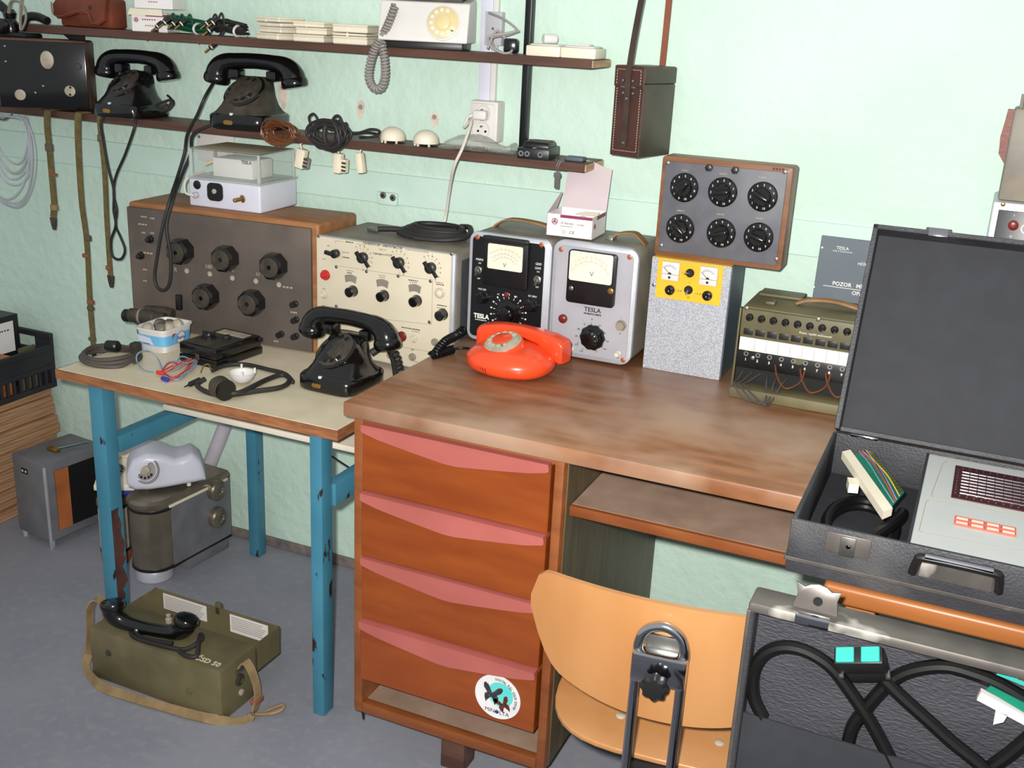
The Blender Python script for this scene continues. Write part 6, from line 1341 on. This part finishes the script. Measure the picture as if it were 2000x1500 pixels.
for i in range(4):
    for j in range(2):
        xx = ca.x+.002+i*(cw_+.0008); yy = ca.y-.002-j*(cd_+.001); o = t.part('display_cell', B().box(xx, xx+cw_, yy-cd_, yy, pz, pz+.003, .0006, 1), 'red_cell', pn, smooth=False); 
        t.part('cell_window', B().box(xx+.002, xx+cw_-.002, yy-cd_*.8, yy-cd_*.35, pz+.003, pz+.0036), 'cell_clear', pn, smooth=False)
# contents of the left compartment
ww = t.M
t2 = T('edge_connector_board', 'green circuit board with a cream edge handle lying in the open black case', 'circuit board', ww @ V((x0+.07, .19, .022)))
pts = [t2.L(ZP(px, py, CZ0+.06)) for px, py in ((1642, 900), (1658, 896), (1740, 1012), (1722, 1020))]; pz2 = .05
hp = [(p.x, p.y) for p in pts]; t2.part('card_handle', B().prism(hp, (0, 0, pz2-.008), X_, Y_, (0, 0, .012)), 'ivory', smooth=False)
bp = [t2.L(ZP(px, py, CZ0+.056)) for px, py in ((1660, 903), (1702, 894), (1764, 975), (1736, 1008))]; brd = t2.part('circuit_board', B().prism([(p.x, p.y) for p in bp], (0, 0, pz2-.006), X_, Y_, (0, 0, .002)), 'pcb_green', smooth=False)
cbm = B()
A, C = bp[1], bp[2]; dvec = (C-A); nvec = (bp[0]-A).normalized()
for k in range(16): p = A.lerp(C, (k+.2)/16); cbm.prism([(0, 0), (dvec.length/16*.6, 0), (dvec.length/16*.6, .010), (0, .010)], V((p.x, p.y, pz2-.0039)), dvec.normalized(), nvec, (0, 0, .0004))
t2.part('edge_contacts', cbm, 'brass', brd, smooth=False)
for k, m in enumerate(('blue_wire', 'red_wire', 'cord_grey', 'blue_dark', 'yellow')):
    a = bp[0].lerp(bp[1], .35+.08*k); b_ = bp[3].lerp(bp[2], .2+.1*k); t2.part('wire', B().tube([V((a.x, a.y, pz2)), V((a.lerp(b_, .3).x+.004*math.sin(k), a.lerp(b_, .3).y, pz2+.004)), V((a.lerp(b_, .65).x-.003*math.cos(k*2), a.lerp(b_, .65).y, pz2+.005)), V((b_.x, b_.y, pz2))], .0009, 5), m, brd)
kp = [hp[0], hp[3]]; t2.part('card_clip', B().prism([(0, 0), (.014, .004), (.010, .03), (-.006, .026)], V((hp[3][0]*.45+hp[0][0]*.55-.012, hp[3][1]*.45+hp[0][1]*.55-.012, pz2-.02)), X_, Y_, (0, 0, .014)), 'ivory', smooth=False)
sc = ww @ V((x0+.08, .16, .008))
t3 = T('black_hose_coil', 'coil of thick black cable in the left compartment of the open case', 'cable', sc)
hc = []
for k in range(2):
    hc += [V((.048*math.cos(a), .085*math.sin(a)-.01, .008+.009*k+.004*math.sin(a))) for a in [2*math.pi*j/12 for j in range(12)]]
t3.part('cable', B().tube(hc, .0078, 10, 4), 'rubber'); t3.part('cable_end', B().tube([(.052, .06, .02), (.05, .0, .035), (.03, -.09, .045), (.01, -.135, .042), (-.03, -.14, .03)], .0085, 10), 'rubber')

# ------------------------------------------------ second case: raised lid with cables
LY = -1.135; LX = -.182; LZT = .842; LZB = .49
t = T('wooden_stool', 'plain wooden stool carrying the second black case', 'stool', (.07, -1.35, 0))
t.part('seat', B().box(-.22, .22, -.2, .2, .375, .40, .006, 2), 'beech')
for sx in (-1, 1):
    for sy_ in (-1, 1): t.part('leg', B().cyl((sx*.19, sy_*.17, 0), (sx*.17, sy_*.15, .376), .014, .018, 14), 'beech')
t = T('second_black_case', 'second black case with its raised metal-edged lid full of thick cables', 'case', (.07, LY, .4005))
q = lambda x, y, z: t.L((x, y, z)); x0 = LX-.07; x1 = x0+.50; zb = LZB-.4005; ztp = LZT-.4005
bb = B(); bb.box(x0, x1, -.40, .0, 0, .006); bb.box(x0, x1, -.40, -.393, 0, zb-.004); bb.box(x0, x1, -.012, .0, 0, zb-.004); bb.box(x0, x0+.007, -.40, 0, 0, zb-.004); bb.box(x1-.007, x1, -.40, 0, 0, zb-.004)
t.part('tray', bb, 'case_black', smooth=False)
lb = B(); lb.box(x0, x1, .0, .008, zb, ztp, .002, 1); lb.box(x0, x0+.008, -.036, .0, zb, ztp, .002, 1); lb.box(x1-.008, x1, -.036, .0, zb, ztp, .002, 1); lb.box(x0, x1, -.036, .0, zb, zb+.008, .002, 1)
lid = t.part('lid', lb, 'case_black'); t.part('lid_lining', B().box(x0+.008, x1-.008, -.0015, .0005, zb+.008, ztp-.006), 'lid_leather', lid)
t.part('lid_rim', B().box(x0-.001, x1, -.038, .009, ztp-.012, ztp+.002, .004, 2), 'frame_metal', lid); t.part('lid_rim', B().box(x0-.002, x0+.003, -.038, -.030, zb, ztp-.01, .001, 1), 'frame_metal', lid)
Q = lambda px, py, v=-.036: t.y(px, py, v)
a, b_ = Q(1556, 1150, -.015), Q(1640, 1165, -.015); lc = (a.x+b_.x)/2
lp = [(-.027, 0), (.027, 0), (.024, .018), (.027, .030), (.016, .028), (.010, .032), (.0, .034), (-.010, .032), (-.016, .028), (-.027, .032), (-.023, .018)]
lo = t.part('latch', B().prism(lp, (lc, -.022, ztp+.001), X_, V((0, .25, 1)).normalized(), (0, .003, 0), .0008), 'frame_metal', lid); t.part('latch_hole', B().cyl((lc+.002, -.0235, ztp+.016), (lc+.002, -.0215, ztp+.016), .0055, n=16), 'wood_orange' if 0 else 'black_hole', lid); t.part('latch_foot', B().box(lc-.02, lc+.02, -.040, -.030, ztp-.010, ztp+.003, .001), 'chrome', lid)
zp0 = Q(1450, 1390, -.012); zp1 = Q(1780, 1480, -.012)
t.part('pocket', B().prism([(x0+.008, zb+.01), (x1-.008, zb+.01), (x1-.008, zp1.z-.004), (zp1.x, zp1.z), (x0+.008, zp0.z+.006)], (0, -.022, 0), X_, Z_, (0, .003, 0)), 'case_lining', lid, smooth=False)
def hose(pts, v=-.014, r=.0085): t.part('cable', B().tube([Q(px, py, v) for px, py in pts], r, 10, 6), 'rubber')
hose([(1490, 1400), (1472, 1360), (1472, 1315), (1490, 1280), (1525, 1264), (1570, 1270), (1620, 1300), (1660, 1350), (1700, 1410), (1735, 1475), (1760, 1530)]); hose([(1655, 1460), (1665, 1420), (1690, 1385), (1720, 1350), (1755, 1320), (1800, 1305), (1850, 1302), (1900, 1315), (1950, 1335), (2010, 1370)], -.010)
hose([(1725, 1325), (1760, 1360), (1810, 1405), (1860, 1450), (1910, 1490), (1950, 1530)], -.019); hose([(2010, 1440), (1975, 1470), (1935, 1500), (1900, 1540)], -.011)
# connector with teal top
c = Q(1680, 1290, -.042); t4 = T('cable_connector', 'black plug connector with two teal contact blocks in the raised case lid', 'connector', t.M @ c)
R_ = Matrix.Rotation(math.radians(-18), 4, 'Y') @ Matrix.Rotation(math.radians(35), 4, 'X')
t4.part('shell', B().box(-.028, .028, -.010, .012, -.016, .012, .002, 2, M=R_), 'black_plastic')
for sg in (-1, 1): t4.part('contact_block', B().box(-.025 if sg < 0 else .004, -.004 if sg < 0 else .025, -.009, .010, .012, .0165, .001, 1, M=R_), 'pcb_teal')
t4.part('hood', B().box(-.020, .026, -.008, .010, -.045, -.016, .004, 2, M=R_, top=(1.1, 1)), 'black_plastic'); t4.part('screw', B().cyl(R_ @ V((-.026, -.012, -.020)), R_ @ V((-.026, -.002, -.020)), .003, n=10), 'steel'); t4.part('screw', B().cyl(R_ @ V((.027, -.012, -.024)), R_ @ V((.027, -.002, -.024)), .003, n=10), 'steel')
# second card
c = Q(1965, 1360, -.02); t5 = T('edge_connector_board', 'green circuit board with a white edge handle in the raised case lid', 'circuit board', t.M @ c)
K = lambda px, py, v=-.0: (lambda p: (p.x, p.z))(t5.y(px, py, v))
t5.part('card_handle', B().prism([K(1908, 1362), K(1916, 1347), K(2010, 1398), K(2010, 1416)], (0, -.006, 0), X_, Z_, (0, .010, 0)), 'white_plastic', smooth=False); t5.part('card_clip', B().prism([K(1945, 1382), K(1968, 1392), K(1960, 1405), K(1940, 1410)], (0, -.006, 0), X_, Z_, (0, .010, 0)), 'white_plastic', smooth=False)
brd = t5.part('circuit_board', B().prism([K(1925, 1345), K(1935, 1338), K(2010, 1376), K(2010, 1396)], (0, -.002, 0), X_, Z_, (0, .002, 0)), 'pcb_green', smooth=False); b2 = t5.part('circuit_board', B().prism([K(1946, 1318), K(1962, 1293), K(2012, 1312), K(2012, 1345)], (0, .0, 0), X_, Z_, (0, .002, 0)), 'pcb_teal', smooth=False)
fb = B()
for k in range(5):
    pa = K(1962+k*10, 1294+k*4.4); pb = K(1953+k*10, 1309+k*4.4); fb.prism([pa, (pa[0]+.0055, pa[1]-.0025), (pb[0]+.0055, pb[1]-.0025), pb], (0, -.0005, 0), X_, Z_, (0, -.0004, 0))
t5.part('edge_contacts', fb, 'brass', b2, smooth=False)

# ================================================================== chair
t = T('plywood_chair', 'beech plywood chair with a chrome loop back support', 'chair', (-.330, -.86, 0), 6)
CY = -.20                                           # backrest plane, chair coordinates
def curved(poly, zc, y0, sag, R, th, nx=18, tilt=0):
    """bent plywood sheet: outline by height limits per column"""
    top, bot = [], []
    bb = bmesh.new(); cols = []
    for i in range(nx+1):
        u = -1+2*i/nx; zt_, zl = poly(u); x = R*u; y = y0+sag*u*u
        col = []
        for j in range(9):
            z = zl+(zt_-zl)*j/8; yy = y+(zc-z)*tilt; col.append((V((x, yy, z)), V((x*1.0, yy+th, z))))
        cols.append(col)
    f = [[bb.verts.new(p[0]) for p in c] for c in cols]; g = [[bb.verts.new(p[1]) for p in c] for c in cols]
    for i in range(nx):
        for j in range(8):
            bb.faces.new((f[i][j], f[i+1][j], f[i+1][j+1], f[i][j+1])); bb.faces.new((g[i][j], g[i][j+1], g[i+1][j+1], g[i+1][j]))
        bb.faces.new((f[i][0], g[i][0], g[i+1][0], f[i+1][0])); bb.faces.new((f[i][8], f[i+1][8], g[i+1][8], g[i][8]))
    for i in (0, nx):
        for j in range(8): bb.faces.new((f[i][j], f[i][j+1], g[i][j+1], g[i][j]))
    b = B(); return b._merge(bb)
def bpoly(u):
    k = abs(u); zt_ = .752-.006*k*k-.05*(1-math.sqrt(max(0, 1-max(0, (k-.84)/.16)**2))); zl = .548+.055*k**2.4+.11*(1-math.sqrt(max(0, 1-max(0, (k-.72)/.28)**2)))
    return zt_, min(zl, zt_-.02)
t.part('backrest', curved(bpoly, .65, CY, .045, .208, .009, 32, .12), 'beech', ang=50)
sp = []
for k in range(40):
    a = 2*math.pi*k/40; c, s_ = math.cos(a), math.sin(a); sp.append((.195*math.copysign(abs(c)**(2/3.4), c), .205*math.copysign(abs(s_)**(2/3.4), s_)))
t.part('seat', B().prism(sp, (0, .065, .438), X_, Y_, (0, 0, .010), .0025), 'beech', ang=50)
xs = .032; yb = CY-.020
loop = [(-xs, yb+.03, .40), (-xs, yb-.012, .44), (-xs, yb-.008, .52), (-xs, yb, .66), (-xs, yb+.001, .690), (-xs*.72, yb+.002, .712), (0, yb+.002, .722), (xs*.72, yb+.002, .712), (xs, yb+.001, .690), (xs, yb, .66), (xs, yb-.008, .52), (xs, yb-.012, .44), (xs, yb+.03, .40)]
t.part('support_loop', B().tube(loop, .0072, 12, 6), 'chrome'); t.part('clamp', B().box(-.039, .039, yb-.012, yb+.010, .634, .682, .004, 2), 'chrome')
t.part('back_plate', B().box(-.024, .024, yb+.008, CY+.002, .655, .702, .001), 'steel'); kb = t.part('clamp_knob', B().lathe([(.007, 0), (.007, .008), (.017, .010), (.020, .014), (.020, .024), (.016, .028), (.001, .029)], (0, yb-.012, .646), (0, -1, 0), 48, (8, .16)), 'black_plastic')
t.part('seat_bracket', B().box(-.05, .05, -.16, .10, .410, .4375, .003), 'black_paint'); t.part('support_foot', B().tube([(-xs, yb+.03, .40), (-xs, -.1, .405), (-xs, .05, .420)], .0072, 10), 'chrome'); t.part('support_foot', B().tube([(xs, yb+.03, .40), (xs, -.1, .405), (xs, .05, .420)], .0072, 10), 'chrome')
for x, y in ((-.075, -.055), (.085, -.065), (-.08, .15), (.08, .15)): t.part('seat_bolt', B().lathe([(.008, 0), (.008, .0015), (.005, .003), (.001, .0035)], (x, y, .4475), Z_, 16), 'dial_dusty')
t.part('column', B().cyl((0, .02, .09), (0, .02, .412), .017, n=20), 'black_paint'); t.part('hub', B().cyl((0, .02, .06), (0, .02, .11), .03, n=20), 'black_paint')
for k in range(5):
    a = math.radians(100+72*k); c, s_ = math.cos(a), math.sin(a); l_ = t.part('leg', B().tube([(.02*c, .02+.02*s_, .09), (.15*c, .02+.15*s_, .075), (.25*c, .02+.25*s_, .055)], [.015, .013, .011], 10), 'black_paint'); t.part('caster', B().cyl((.25*c-.012*s_, .02+.25*s_+.012*c, .0235), (.25*c+.012*s_, .02+.25*s_-.012*c, .0235), .0235, n=18), 'black_plastic', l_)
bpy.context.view_layer.update()
